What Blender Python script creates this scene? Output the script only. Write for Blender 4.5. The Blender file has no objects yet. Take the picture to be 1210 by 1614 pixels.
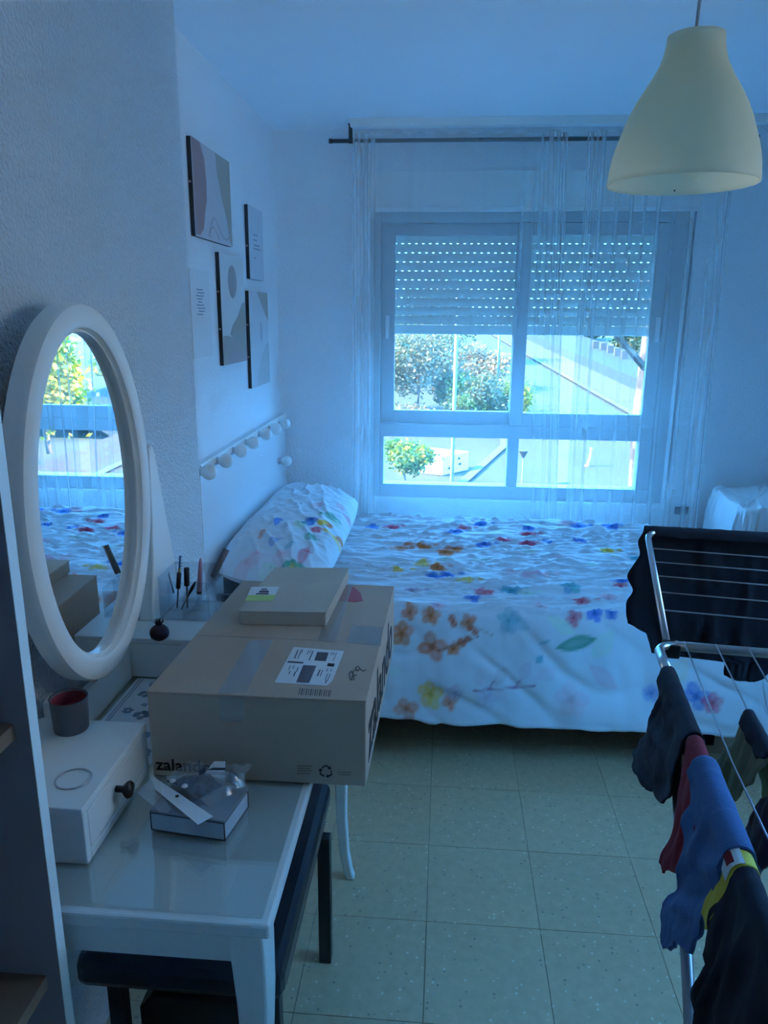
import bpy, bmesh, math, random
import numpy as np
from mathutils import Vector, Matrix, noise

random.seed(7)
SC = bpy.context.scene
COL = SC.collection

# ---------------------------------------------------------------- camera
FPX, PCX, PCY, EYE = 1190.0, 605.0, 807.0, 1.57     # focal length in px of the 1210x1614 frame
def _n(v): return v / np.linalg.norm(v)
_Y = _n(np.array([704 - PCX, 495 - PCY, FPX]))       # room depth axis in image axes
_D = np.array([571 - PCX, 5280 - PCY, FPX]); _D = _n(_D - _Y * _D.dot(_Y))
_Z = -_D
_X = np.cross(_Y, _Z)
if _X[0] < 0: _X = -_X
RM = np.stack([_X, _Y, _Z])                          # room = RM @ image axes
cam_d = bpy.data.cameras.new('camera')
cam_d.sensor_fit = 'VERTICAL'
cam_d.sensor_height = 36.0
cam_d.lens = 36.0 * FPX / 1614.0
cam_d.clip_start = 0.02
cam_d.clip_end = 500
cam = bpy.data.objects.new('camera', cam_d)
COL.objects.link(cam)
_r = RM @ np.diag([1, -1, -1])
M = Matrix([list(_r[i]) + [0] for i in range(3)] + [[0, 0, 0, 1]])
cam.matrix_world = Matrix.Translation((0, 0, EYE)) @ M
SC.camera = cam

def ray(px, py): return RM @ np.array([px - PCX, py - PCY, FPX])
def onz(px, py, z): d = ray(px, py); return Vector(d * ((z - EYE) / d[2])) + Vector((0, 0, EYE))
def ony(px, py, y): d = ray(px, py); return Vector(d * (y / d[1])) + Vector((0, 0, EYE))
def onx(px, py, x): d = ray(px, py); return Vector(d * (x / d[0])) + Vector((0, 0, EYE))
def proj_arr(P):
    c = (P - np.array([0, 0, EYE])) @ RM
    return PCX + FPX * c[:, 0] / c[:, 2], PCY + FPX * c[:, 1] / c[:, 2]

# ---------------------------------------------------------------- world, sun, exposure
W = bpy.data.worlds.new('world'); SC.world = W; W.use_nodes = True
bg = W.node_tree.nodes['Background']
bg.inputs[0].default_value = (0.085, 0.42, 1.0, 1)
bg.inputs[1].default_value = 19.5
sd = bpy.data.lights.new('sun', 'SUN'); sd.energy = 27.0; sd.angle = 0.009; sd.color = (1.0, 0.9, 0.72)
sun = bpy.data.objects.new('sun', sd); COL.objects.link(sun)
sun.rotation_euler = Vector((0.78, 0.16, -0.60)).to_track_quat('-Z', 'Y').to_euler()
SC.view_settings.view_transform = 'Standard'
SC.view_settings.look = 'None'
SC.view_settings.gamma = 1
SC.view_settings.exposure = 0.55
SC.cycles.use_denoising = True
SC.cycles.max_bounces = 18
SC.cycles.diffuse_bounces = 14
SC.cycles.transparent_max_bounces = 24
SC.cycles.caustics_reflective = False
SC.cycles.caustics_refractive = False
SC.cycles.sample_clamp_indirect = 20.0

# ---------------------------------------------------------------- materials
MATS = {}
def mat(name, col=(.8, .8, .8), rough=.6, metal=0.0, spec=.5, bump=None, vary=None, trans=0.0):
    """bump = (scale, strength, distance, detail); vary = (second colour, scale, low, high)"""
    if name in MATS: return MATS[name]
    m = bpy.data.materials.new(name); m.use_nodes = True
    nt = m.node_tree; b = nt.nodes['Principled BSDF']
    b.inputs['Base Color'].default_value = (*col, 1)
    b.inputs['Roughness'].default_value = rough
    b.inputs['Metallic'].default_value = metal
    b.inputs['Specular IOR Level'].default_value = spec
    tc = nt.nodes.new('ShaderNodeTexCoord')
    if vary:
        c2, sc, lo, hi = vary
        nz = nt.nodes.new('ShaderNodeTexNoise'); nz.inputs['Scale'].default_value = sc; nz.inputs['Detail'].default_value = 6
        nt.links.new(tc.outputs['Object'], nz.inputs['Vector'])
        rp = nt.nodes.new('ShaderNodeValToRGB')
        rp.color_ramp.elements[0].position = lo; rp.color_ramp.elements[0].color = (*col, 1)
        rp.color_ramp.elements[1].position = hi; rp.color_ramp.elements[1].color = (*c2, 1)
        nt.links.new(nz.outputs['Fac'], rp.inputs[0]); nt.links.new(rp.outputs[0], b.inputs['Base Color'])
    if bump:
        sc, st, ds, dt = bump
        nz = nt.nodes.new('ShaderNodeTexNoise'); nz.inputs['Scale'].default_value = sc; nz.inputs['Detail'].default_value = dt
        nt.links.new(tc.outputs['Object'], nz.inputs['Vector'])
        bp = nt.nodes.new('ShaderNodeBump'); bp.inputs['Strength'].default_value = st; bp.inputs['Distance'].default_value = ds
        nt.links.new(nz.outputs['Fac'], bp.inputs['Height']); nt.links.new(bp.outputs[0], b.inputs['Normal'])
    MATS[name] = m
    if trans:
        tl = nt.nodes.new('ShaderNodeBsdfTranslucent'); tl.inputs[0].default_value = (*col, 1)
        mx = nt.nodes.new('ShaderNodeMixShader'); mx.inputs[0].default_value = trans
        out = nt.nodes['Material Output']
        nt.links.new(b.outputs[0], mx.inputs[1]); nt.links.new(tl.outputs[0], mx.inputs[2]); nt.links.new(mx.outputs[0], out.inputs[0])
    return m
def clear_mat(name, tint=(1, 1, 1), gloss=.08, rough=.02, fresnel=True, extra=None, base=.04):
    """thin clear sheet: light passes straight, a little is mirrored; extra=(colour, share) adds milky scatter"""
    if name in MATS: return MATS[name]
    m = bpy.data.materials.new(name); m.use_nodes = True; nt = m.node_tree
    nt.nodes.remove(nt.nodes['Principled BSDF'])
    out = nt.nodes['Material Output']
    t = nt.nodes.new('ShaderNodeBsdfTransparent'); t.inputs[0].default_value = (*tint, 1)
    g = nt.nodes.new('ShaderNodeBsdfGlossy'); g.inputs['Roughness'].default_value = rough
    mx = nt.nodes.new('ShaderNodeMixShader')
    if fresnel:
        lw = nt.nodes.new('ShaderNodeLayerWeight'); lw.inputs[0].default_value = .5        # same from both faces of the sheet
        pw = nt.nodes.new('ShaderNodeMath'); pw.operation = 'POWER'; pw.inputs[1].default_value = 5
        ma = nt.nodes.new('ShaderNodeMath'); ma.operation = 'MULTIPLY_ADD'; ma.inputs[1].default_value = 1 - base; ma.inputs[2].default_value = base
        nt.links.new(lw.outputs['Facing'], pw.inputs[0]); nt.links.new(pw.outputs[0], ma.inputs[0]); nt.links.new(ma.outputs[0], mx.inputs[0])
    else: mx.inputs[0].default_value = gloss
    nt.links.new(t.outputs[0], mx.inputs[1]); nt.links.new(g.outputs[0], mx.inputs[2])
    last = mx
    if extra:
        d = nt.nodes.new('ShaderNodeBsdfDiffuse'); d.inputs[0].default_value = (*extra[0], 1)
        m2 = nt.nodes.new('ShaderNodeMixShader'); m2.inputs[0].default_value = extra[1]
        nt.links.new(mx.outputs[0], m2.inputs[1]); nt.links.new(d.outputs[0], m2.inputs[2]); last = m2
    nt.links.new(last.outputs[0], out.inputs[0])
    MATS[name] = m
    return m

mat('wall_paint', (.80, .86, .90), .85, bump=(120, 1.0, .016, 3))
mat('wall_recess_paint', (.87, .88, .89), .85, bump=(120, .6, .007, 3))
mat('ceiling_paint', (.88, .92, .95), .9, bump=(140, .25, .003, 3))
mat('white_lacquer', (.90, .90, .86), .35)
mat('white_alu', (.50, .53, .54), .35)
mat('white_plastic', (.82, .82, .80), .3)
mat('gloss_white', (.80, .82, .84), .22)
mat('cardboard', (.58, .44, .34), .8, bump=(60, .15, .002, 4), vary=((.54, .41, .31), 9, .35, .7))
mat('cardboard_plain', (.62, .55, .45), .8, vary=((.57, .50, .41), 14, .35, .7))
mat('paper', (.85, .85, .85), .7)
mat('ink', (.02, .02, .025), .7)
mat('ink_soft', (.16, .13, .11), .8)
mat('red_print', (.55, .07, .08), .5)
mat('green_print', (.55, .72, .20), .6)
mat('black_leather', (.012, .016, .028), .28)
mat('black_wood', (.010, .011, .014), .4)
mat('black_cloth', (.006, .010, .022), .9, bump=(400, .3, .001, 2))
mat('navy_cloth', (.010, .013, .026), .95, bump=(500, .4, .001, 2))
mat('blue_cloth', (.055, .13, .30), .95, bump=(350, .6, .002, 2))
mat('red_cloth', (.24, .012, .025), .9, bump=(400, .3, .001, 2))
mat('yellow_band', (.72, .58, .07), .8)
mat('olive_cloth', (.34, .36, .22), .95, bump=(400, .4, .001, 2))
mat('grey_cloth', (.33, .33, .35), .95, bump=(400, .4, .001, 2))
mat('steel', (.55, .57, .60), .32, 1.0)
mat('grey_tube', (.42, .43, .45), .35, .6)
mat('rod_metal', (.09, .10, .10), .4, .6)
mat('dark_panel', (.34, .26, .27), .6)
mat('oak', (.28, .17, .11), .5, vary=((.22, .13, .08), 6, .3, .75))
mat('mirror', (.92, .93, .93), .0, 1.0)
mat('dark_knob', (.015, .015, .018), .35)
mat('pot_grey', (.10, .10, .115), .55)
mat('candle_red', (.26, .035, .05), .5)
mat('plum', (.022, .008, .016), .35)
mat('duvet_dark', (.02, .022, .03), .9)
mat('shutter', (.84, .88, .80), .5)
mat('joint', (.20, .17, .13), .9)
mat('silver', (.6, .6, .62), .3, 1.0)
clear_mat('glass')
clear_mat('acrylic', (.94, .96, .97), extra=((.8, .85, .9), .05))
clear_mat('tape', (.97, .97, .96), gloss=.22, rough=.12, fresnel=False, extra=((.8, .8, .78), .12))
clear_mat('plastic_film', (.90, .92, .94), gloss=.14, rough=.18, fresnel=False, extra=((.75, .78, .8), .14))

def terrazzo():
    m = bpy.data.materials.new('terrazzo'); m.use_nodes = True; nt = m.node_tree; b = nt.nodes['Principled BSDF']
    b.inputs['Roughness'].default_value = .38
    ge = nt.nodes.new('ShaderNodeNewGeometry'); oi = nt.nodes.new('ShaderNodeObjectInfo')
    def rampd(src, stops):
        r = nt.nodes.new('ShaderNodeValToRGB')
        while len(r.color_ramp.elements) < len(stops): r.color_ramp.elements.new(.5)
        for e, (p, c) in zip(r.color_ramp.elements, stops): e.position = p; e.color = (*c, 1)
        nt.links.new(src, r.inputs[0]); return r.outputs[0]
    def mix(a, b2, fac, mode='MIX'):
        n = nt.nodes.new('ShaderNodeMix'); n.data_type = 'RGBA'; n.blend_type = mode
        nt.links.new(fac, n.inputs[0]) if not isinstance(fac, float) else setattr(n.inputs[0], 'default_value', fac)
        nt.links.new(a, n.inputs[6]); nt.links.new(b2, n.inputs[7]); return n.outputs[2]
    n1 = nt.nodes.new('ShaderNodeTexNoise'); n1.inputs['Scale'].default_value = 38; n1.inputs['Detail'].default_value = 5
    nt.links.new(ge.outputs['Position'], n1.inputs['Vector'])
    base = rampd(n1.outputs['Fac'], [(.3, (.56, .385, .23)), (.7, (.66, .45, .27))])
    v = nt.nodes.new('ShaderNodeTexVoronoi'); v.inputs['Scale'].default_value = 75; v.inputs['Randomness'].default_value = 1
    nt.links.new(ge.outputs['Position'], v.inputs['Vector'])
    dots = rampd(v.outputs['Distance'], [(.10, (1, 1, 1)), (.34, (0, 0, 0))])
    sep = nt.nodes.new('ShaderNodeSeparateColor'); nt.links.new(v.outputs['Color'], sep.inputs[0])
    gate = nt.nodes.new('ShaderNodeMath'); gate.operation = 'GREATER_THAN'; gate.inputs[1].default_value = .72
    nt.links.new(sep.outputs[0], gate.inputs[0])
    mu = nt.nodes.new('ShaderNodeMath'); mu.operation = 'MULTIPLY'
    nt.links.new(dots, mu.inputs[0]); nt.links.new(gate.outputs[0], mu.inputs[1])
    spk = rampd(sep.outputs[1], [(.40, (.27, .21, .15)), (.55, (.80, .70, .52))])
    c1 = mix(base, spk, mu.outputs[0])
    tint = rampd(oi.outputs['Random'], [(0, (.92, .92, .92)), (1, (1, 1, 1))])
    c2 = mix(c1, tint, 1.0, 'MULTIPLY')
    nt.links.new(c2, b.inputs['Base Color'])
    return m
MATS['terrazzo'] = terrazzo()

SHEER = .25                                          # share of the view one layer of voile covers
def sheer_mat():
    m = bpy.data.materials.new('sheer_voile'); m.use_nodes = True; nt = m.node_tree
    nt.nodes.remove(nt.nodes['Principled BSDF']); out = nt.nodes['Material Output']
    t = nt.nodes.new('ShaderNodeBsdfTransparent')
    tl = nt.nodes.new('ShaderNodeBsdfTranslucent'); tl.inputs[0].default_value = (.28, .285, .29, 1)
    df = nt.nodes.new('ShaderNodeBsdfDiffuse'); df.inputs[0].default_value = (.92, .93, .94, 1)
    a = nt.nodes.new('ShaderNodeMixShader'); a.inputs[0].default_value = .78
    nt.links.new(tl.outputs[0], a.inputs[1]); nt.links.new(df.outputs[0], a.inputs[2])
    # thin threads cover more of the view where the cloth turns edge-on: 1 - (1 - c) ** (1 / cos)
    lw = nt.nodes.new('ShaderNodeLayerWeight'); lw.inputs[0].default_value = .5
    def math_(op, a, b):
        n = nt.nodes.new('ShaderNodeMath'); n.operation = op
        for k, q in enumerate((a, b)):
            if isinstance(q, (int, float)): n.inputs[k].default_value = q
            else: nt.links.new(q, n.inputs[k])
        return n.outputs[0]
    cs = math_('MAXIMUM', math_('SUBTRACT', 1.0, lw.outputs['Facing']), .12)
    cov = math_('SUBTRACT', 1.0, math_('POWER', 1 - SHEER, math_('DIVIDE', 1.0, cs)))
    mx = nt.nodes.new('ShaderNodeMixShader')
    nt.links.new(cov, mx.inputs[0]); nt.links.new(t.outputs[0], mx.inputs[1]); nt.links.new(a.outputs[0], mx.inputs[2])
    nt.links.new(mx.outputs[0], out.inputs[0])
    return m
MATS['sheer'] = sheer_mat()

def print_mat(name):
    m = bpy.data.materials.new(name); m.use_nodes = True; nt = m.node_tree; b = nt.nodes['Principled BSDF']
    at = nt.nodes.new('ShaderNodeAttribute'); at.attribute_name = 'print'
    nt.links.new(at.outputs['Color'], b.inputs['Base Color'])
    b.inputs['Roughness'].default_value = .9; b.inputs['Specular IOR Level'].default_value = .2
    MATS[name] = m
    return m
print_mat('floral_cotton')

# ---------------------------------------------------------------- builders
ORG = {}
def thing(name, label, cat, loc=(0, 0, 0), group=None, kind=None):
    o = bpy.data.objects.new(name, None); COL.objects.link(o)
    o.location = loc; o.empty_display_size = .05
    ORG[o.name] = Vector(loc)
    if label: o['label'] = label
    if cat: o['category'] = cat
    if group: o['group'] = group
    if kind: o['kind'] = kind
    return o
def tag(o, label=None, cat=None, group=None, kind=None):
    if label: o['label'] = label
    if cat: o['category'] = cat
    if group: o['group'] = group
    if kind: o['kind'] = kind
    return o

class MB:
    def __init__(s, M=None): s.v = []; s.f = []; s.M = M
    def add(s, vs, fs):
        k = len(s.v)
        s.v += [(s.M @ Vector(q)) if s.M else Vector(q) for q in vs]
        s.f += [tuple(i + k for i in q) for q in fs]
        return s
    def box(s, x0, x1, y0, y1, z0, z1):
        return s.add([(x0, y0, z0), (x1, y0, z0), (x1, y1, z0), (x0, y1, z0), (x0, y0, z1), (x1, y0, z1), (x1, y1, z1), (x0, y1, z1)],
                     [(0, 3, 2, 1), (4, 5, 6, 7), (0, 1, 5, 4), (1, 2, 6, 5), (2, 3, 7, 6), (3, 0, 4, 7)])
    def hexa(s, p):   # 8 points, bottom ring then top ring
        return s.add(p, [(0, 3, 2, 1), (4, 5, 6, 7), (0, 1, 5, 4), (1, 2, 6, 5), (2, 3, 7, 6), (3, 0, 4, 7)])
    def tube(s, pts, r, n=10, cap=True):
        pts = [Vector(p) for p in pts]; rs = r if isinstance(r, (list, tuple)) else [r] * len(pts)
        rings = []
        up = Vector((0, 0, 1))
        for i, p in enumerate(pts):
            d = (pts[min(i + 1, len(pts) - 1)] - pts[max(i - 1, 0)]).normalized()
            a = d.cross(up)
            if a.length < 1e-3: a = d.cross(Vector((1, 0, 0)))
            a.normalize(); b = a.cross(d).normalized()
            rings.append([p + (a * math.cos(2 * math.pi * k / n) + b * math.sin(2 * math.pi * k / n)) * rs[i] for k in range(n)])
        vs = [q for rr in rings for q in rr]; fs = []
        for i in range(len(rings) - 1):
            for k in range(n):
                fs.append((i * n + k, i * n + (k + 1) % n, (i + 1) * n + (k + 1) % n, (i + 1) * n + k))
        if cap:
            fs.append(tuple(range(n - 1, -1, -1))); fs.append(tuple((len(rings) - 1) * n + k for k in range(n)))
        return s.add(vs, fs)
    def lathe(s, prof, c, n=32, axis=None, close=False):
        """prof: list of (r, z) about the vertical through c (or axis matrix)"""
        vs = []; fs = []
        for r, z in prof:
            for k in range(n):
                a = 2 * math.pi * k / n
                q = Vector((r * math.cos(a), r * math.sin(a), z))
                if axis: q = axis @ q
                vs.append(q + Vector(c))
        m = len(prof)
        for i in range(m - 1 if not close else m):
            j = (i + 1) % m
            for k in range(n):
                fs.append((i * n + k, i * n + (k + 1) % n, j * n + (k + 1) % n, j * n + k))
        return s.add(vs, fs)
    def grid(s, P, nu, nv, wrap=False):
        fs = []
        for i in range(nu - 1):
            for j in range(nv - 1):
                fs.append((i * nv + j, (i + 1) * nv + j, (i + 1) * nv + j + 1, i * nv + j + 1))
        return s.add(P, fs)
    def prism(s, poly, n0, n1, fn):
        """poly: 2d outline; fn(a, b, depth) -> point"""
        k = len(poly)
        vs = [fn(a, b, n0) for a, b in poly] + [fn(a, b, n1) for a, b in poly]
        fs = [tuple(range(k - 1, -1, -1)), tuple(range(k, 2 * k))] + [(i, (i + 1) % k, k + (i + 1) % k, k + i) for i in range(k)]
        return s.add(vs, fs)
    def build(s, name, m, parent=None, smooth=False, bevel=0, solid=0, fix=True, seg=2):
        me = bpy.data.meshes.new(name)
        if parent is not None: o0 = ORG[parent.name]
        else:
            xs = [q.x for q in s.v]; ys = [q.y for q in s.v]; zs = [q.z for q in s.v]
            o0 = Vector(((min(xs) + max(xs)) / 2, (min(ys) + max(ys)) / 2, min(zs)))
        me.from_pydata([tuple(q - o0) for q in s.v], [], s.f)
        if fix and len(s.v) < 20000:
            bm = bmesh.new(); bm.from_mesh(me); bmesh.ops.recalc_face_normals(bm, faces=bm.faces); bm.to_mesh(me); bm.free()
        if smooth:
            me.polygons.foreach_set('use_smooth', [True] * len(me.polygons))
        me.materials.append(MATS[m] if isinstance(m, str) else m)
        o = bpy.data.objects.new(name, me); COL.objects.link(o)
        if parent is not None: o.parent = parent
        else: o.location = o0
        ORG[o.name] = o0
        if solid:
            md = o.modifiers.new('solid', 'SOLIDIFY'); md.thickness = solid; md.offset = 0
        if bevel:
            md = o.modifiers.new('bevel', 'BEVEL'); md.width = bevel; md.segments = seg; md.limit_method = 'ANGLE'; md.angle_limit = math.radians(40)
        if smooth is True and bevel: pass
        return o
def struct(o): o['kind'] = 'structure'; return o
def bx(name, m, parent, x0, x1, y0, y1, z0, z1, bevel=0):
    return MB().box(x0, x1, y0, y1, z0, z1).build(name, m, parent, bevel=bevel)
def text_mesh(txt, name, size, M, m, parent, extr=.0003, shear=0):
    cu = bpy.data.curves.new('t', 'FONT'); cu.body = txt; cu.size = size; cu.extrude = extr; cu.shear = shear; cu.resolution_u = 3
    cu.offset = size * .012
    ob = bpy.data.objects.new('t', cu); COL.objects.link(ob)
    dg = bpy.context.evaluated_depsgraph_get()
    me = bpy.data.meshes.new_from_object(ob.evaluated_get(dg))
    bpy.data.objects.remove(ob)
    me.transform(Matrix.Translation(-ORG[parent.name]) @ M)
    me.materials.clear(); me.materials.append(MATS[m])
    o = bpy.data.objects.new(name, me); COL.objects.link(o); o.parent = parent; ORG[o.name] = ORG[parent.name]
    return o
def frame(o, ex, ey):
    """matrix with local x along ex, local y along ey"""
    ex = Vector(ex).normalized(); ez = ex.cross(Vector(ey)).normalized(); ey = ez.cross(ex)
    return Matrix(((ex.x, ey.x, ez.x, o[0]), (ex.y, ey.y, ez.y, o[1]), (ex.z, ey.z, ez.z, o[2]), (0, 0, 0, 1)))
def nz(x, y, z=0.0): return noise.noise(Vector((x, y, z)))

# ================================================================ the room
CEIL, YB, XL, XN, YN, XR, YF = 2.45, 4.06, -.889, -.73, 2.18, 1.72, -1.1
struct(bx('wall_left', 'wall_paint', None, XN - .3, XN, YF, YN, 0, CEIL))
struct(bx('wall_left_recess', 'wall_recess_paint', None, XL - .2, XL, YN, YB + .26, 0, CEIL))
# right wall with an opening added for fill light, out of the frame
QY0, QY1, QZ0, QZ1 = .90, 1.90, 1.10, 2.14
wr = MB()
wr.box(XR, XR + .15, YF, QY0, 0, CEIL); wr.box(XR, XR + .15, QY1, YB + .26, 0, CEIL); wr.box(XR, XR + .15, QY0, QY1, 0, QZ0); wr.box(XR, XR + .15, QY0, QY1, QZ1, CEIL)
struct(wr.build('wall_right', 'wall_recess_paint'))
struct(bx('wall_front', 'wall_recess_paint', None, XN - .3, XR + .15, YF - .15, YF, 0, CEIL))
struct(bx('ceiling', 'ceiling_paint', None, XL - .35, XR + .15, YF - .15, YB + .26, CEIL, CEIL + .15))
OX0, OX1, OZ0, OZ1 = -.40, 1.19, .58, 2.08            # window opening
wb = MB()
wb.box(XL, OX0, YB, YB + .26, 0, CEIL); wb.box(OX1, XR, YB, YB + .26, 0, CEIL)
wb.box(OX0, OX1, YB, YB + .26, 0, OZ0); wb.box(OX0, OX1, YB, YB + .26, OZ1, CEIL)
struct(wb.build('wall_back', 'wall_recess_paint'))
# floor: a bed of mortar with single terrazzo tiles on it
fl = struct(bx('floor', 'joint', None, XL - .35, XR + .15, YF - .15, YB + .26, -.12, -.003))
TS = .2999; tx0 = -.0095; ty0 = 1.678
tile_mesh = None
for i in range(-4, 7):
    for j in range(-10, 9):
        a0, a1 = tx0 + i * TS, tx0 + (i + 1) * TS
        b0, b1 = ty0 + j * TS, ty0 + (j + 1) * TS
        c0, c1 = max(a0, XL), min(a1, XR); e0, e1 = max(b0, YF), min(b1, YB)
        if c1 - c0 < .02 or e1 - e0 < .02: continue
        full = (c1 - c0 > TS - 1e-6 and e1 - e0 > TS - 1e-6)
        g = .0008
        if full and tile_mesh is not None:
            o = bpy.data.objects.new('tile', tile_mesh); COL.objects.link(o)
        else:
            me = bpy.data.meshes.new('tile')
            bm = bmesh.new(); bmesh.ops.create_cube(bm, size=1)
            for q in bm.verts:
                q.co.x = (q.co.x) * (c1 - c0 - 2 * g); q.co.y = q.co.y * (e1 - e0 - 2 * g); q.co.z = (q.co.z - .5) * .012
            bm.to_mesh(me); bm.free(); me.materials.append(MATS['terrazzo'])
            if full: tile_mesh = me
            o = bpy.data.objects.new('tile', me); COL.objects.link(o)
        o.parent = fl
        o.location = Vector(((c0 + c1) / 2, (e0 + e1) / 2, random.uniform(-.0004, .0004))) - ORG[fl.name]

# ---------------------------------------------------------------- window
win = thing('window_1', None, None, ((OX0 + OX1) / 2, YB, OZ0), kind='structure')
fy0, fy1 = YB + .045, YB + .135
F = MB()
F.box(OX0, -.35, fy0, fy1, OZ0, OZ1); F.box(1.12, OX1, fy0, fy1, OZ0, OZ1)
F.box(-.35, 1.12, fy0, fy1, 2.022, OZ1); F.box(-.35, 1.12, fy0, fy1, OZ0, .652); F.box(-.35, 1.12, fy0, fy1, .918, .985)
F.box(.35, .41, fy0 + .01, fy1, .652, .918); F.box(-.35, -.329, fy0 + .01, fy1, .652, .918); F.box(1.05, 1.12, fy0 + .01, fy1, .652, .918)
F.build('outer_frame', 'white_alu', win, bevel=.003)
def sash(x0, x1, gx0, gx1, y0, y1):
    S = MB(); z0, z1, g0, g1 = .987, 2.02, 1.058, 1.962
    S.box(x0, gx0, y0, y1, z0, z1); S.box(gx1, x1, y0, y1, z0, z1); S.box(gx0, gx1, y0, y1, z0, g0); S.box(gx0, gx1, y0, y1, g1, z1)
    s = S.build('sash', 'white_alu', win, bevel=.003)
    bx('pane', 'glass', s, gx0 - .004, gx1 + .004, (y0 + y1) / 2 - .002, (y0 + y1) / 2 + .002, g0 - .004, g1 + .004)
    return s
s1 = sash(-.349, .418, -.276, .350, fy0 + .045, fy0 + .078)
s2 = sash(.352, 1.119, .422, 1.047, fy0 + .006, fy0 + .040)
bx('latch', 'white_plastic', s1, -.325, -.305, fy0 + .033, fy0 + .045, 1.44, 1.56, .002)
bx('latch', 'white_plastic', s2, 1.075, 1.095, fy0 - .006, fy0 + .006, 1.44, 1.56, .002)
bx('pane', 'glass', win, -.333, .354, fy0 + .050, fy0 + .054, .648, .922)
bx('pane', 'glass', win, .406, 1.054, fy0 + .050, fy0 + .054, .648, .922)
win2 = thing('fill_window', None, None, (XR + .07, (QY0 + QY1) / 2, QZ0), kind='structure')  # unseen window added to brighten the near end of the room
F = MB(); q = XR + .05
F.box(q, q + .06, QY0, QY0 + .05, QZ0, QZ1); F.box(q, q + .06, QY1 - .05, QY1, QZ0, QZ1); F.box(q, q + .06, QY0 + .05, QY1 - .05, QZ0, QZ0 + .05)
F.box(q, q + .06, QY0 + .05, QY1 - .05, QZ1 - .05, QZ1); F.box(q, q + .06, (QY0 + QY1) / 2 - .03, (QY0 + QY1) / 2 + .03, QZ0 + .05, QZ1 - .05)
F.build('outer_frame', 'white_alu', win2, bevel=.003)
for a, b in ((QY0 + .05, (QY0 + QY1) / 2 - .03), ((QY0 + QY1) / 2 + .03, QY1 - .05)): bx('pane', 'glass', win2, q + .028, q + .032, a, b, QZ0 + .05, QZ1 - .05)
# cover of the roller box above the window, with its ledge
bc = thing('trim_1', None, None, (.4, YB, OZ1), kind='structure')
bx('box_cover', 'white_lacquer', bc, -.417, 1.22, YB - .012, YB, 2.085, 2.255, .003)
bx('ledge', 'white_lacquer', bc, -.417, 1.22, YB - .03, YB, 2.066, 2.084, .003)
# roller shutter half down: every slat a piece, slots of daylight between them
rs = thing('roller_shutter', 'pale slatted roller shutter lowered halfway outside the window', 'shutter', (.4, YB + .19, 1.465))
bx('end_bar', 'shutter', rs, -.385, 1.175, YB + .178, YB + .198, 1.463, 1.512, .003)
pitch = .0462; y0, y1 = YB + .182, YB + .193
z = 1.514; k = 0; slat_me = None
while z < 2.03:
    if slat_me is None:
        S = MB(); n = 7
        prof = [(y0 + .004 * (1 - math.sin(math.pi * t / (n - 1))), z + .0026 + (pitch - .0030) * t / (n - 1)) for t in range(n)]
        pts = prof + [(y1, q[1]) for q in reversed(prof)]
        S.prism(pts, -.385, 1.160, lambda a, b, d: (d, a, b))
        x = -.385
        while x < 1.13:                           # webs between the slots
            S.box(x, x + .025, y0 + .005, y1 - .002, z - .001, z + .0030); x += .0365
        o = S.build('slat', 'shutter', rs); slat_me = o.data
    else:
        o = bpy.data.objects.new('slat', slat_me); COL.objects.link(o); o.parent = rs
        o.location = (0.009 * (k % 3), 0, k * pitch)
    k += 1; z += pitch
# shutter strap beside the frame
st = MB().box(1.1985, 1.2055, YB - .004, YB - .001, .72, 2.066)
tag(st.build('shutter_strap', mat('strap_grey', (.16, .17, .18), .8)), 'grey shutter strap hanging on the wall beside the window frame', 'strap')
# socket low on the back wall
so = thing('wall_socket', 'grey power socket low on the wall behind the sheer curtain', 'socket', (1.29, YB, .55))
bx('plate', 'pot_grey', so, 1.255, 1.325, YB - .010, YB, .535, .575, .003)
for q in (1.275, 1.305): MB().tube([(q, YB - .0115, .555), (q, YB - .009, .555)], .004, 8).build('hole', 'ink', so)

# ---------------------------------------------------------------- curtain rail, rod, curtains
tag(bx('ceiling_rail', 'white_lacquer', None, -.475, 1.42, 3.84, 3.872, 2.414, CEIL, .003), 'white old curtain rail fixed to the ceiling above the rod', 'rail')
RY = 3.955; RZ = 2.375
rod = thing('curtain_rod', 'dark metal curtain rod hung from the ceiling on brackets', 'curtain rod', (.4, RY, RZ))
MB().tube([(-.578, RY, RZ), (1.42, RY, RZ)], .0095, 12).build('pole', 'rod_metal', rod, smooth=True)
MB().tube([(-.592, RY, RZ), (-.575, RY, RZ)], .0115, 12).build('end_cap', 'rod_metal', rod, smooth=True)
for x in (-.486, 1.37):
    b = MB(); b.box(x - .009, x + .009, RY - .004, RY + .004, RZ - .012, CEIL); b.box(x - .012, x + .030, RY - .012, RY + .012, CEIL - .004, CEIL)
    b.build('bracket', 'rod_metal', rod)
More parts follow.
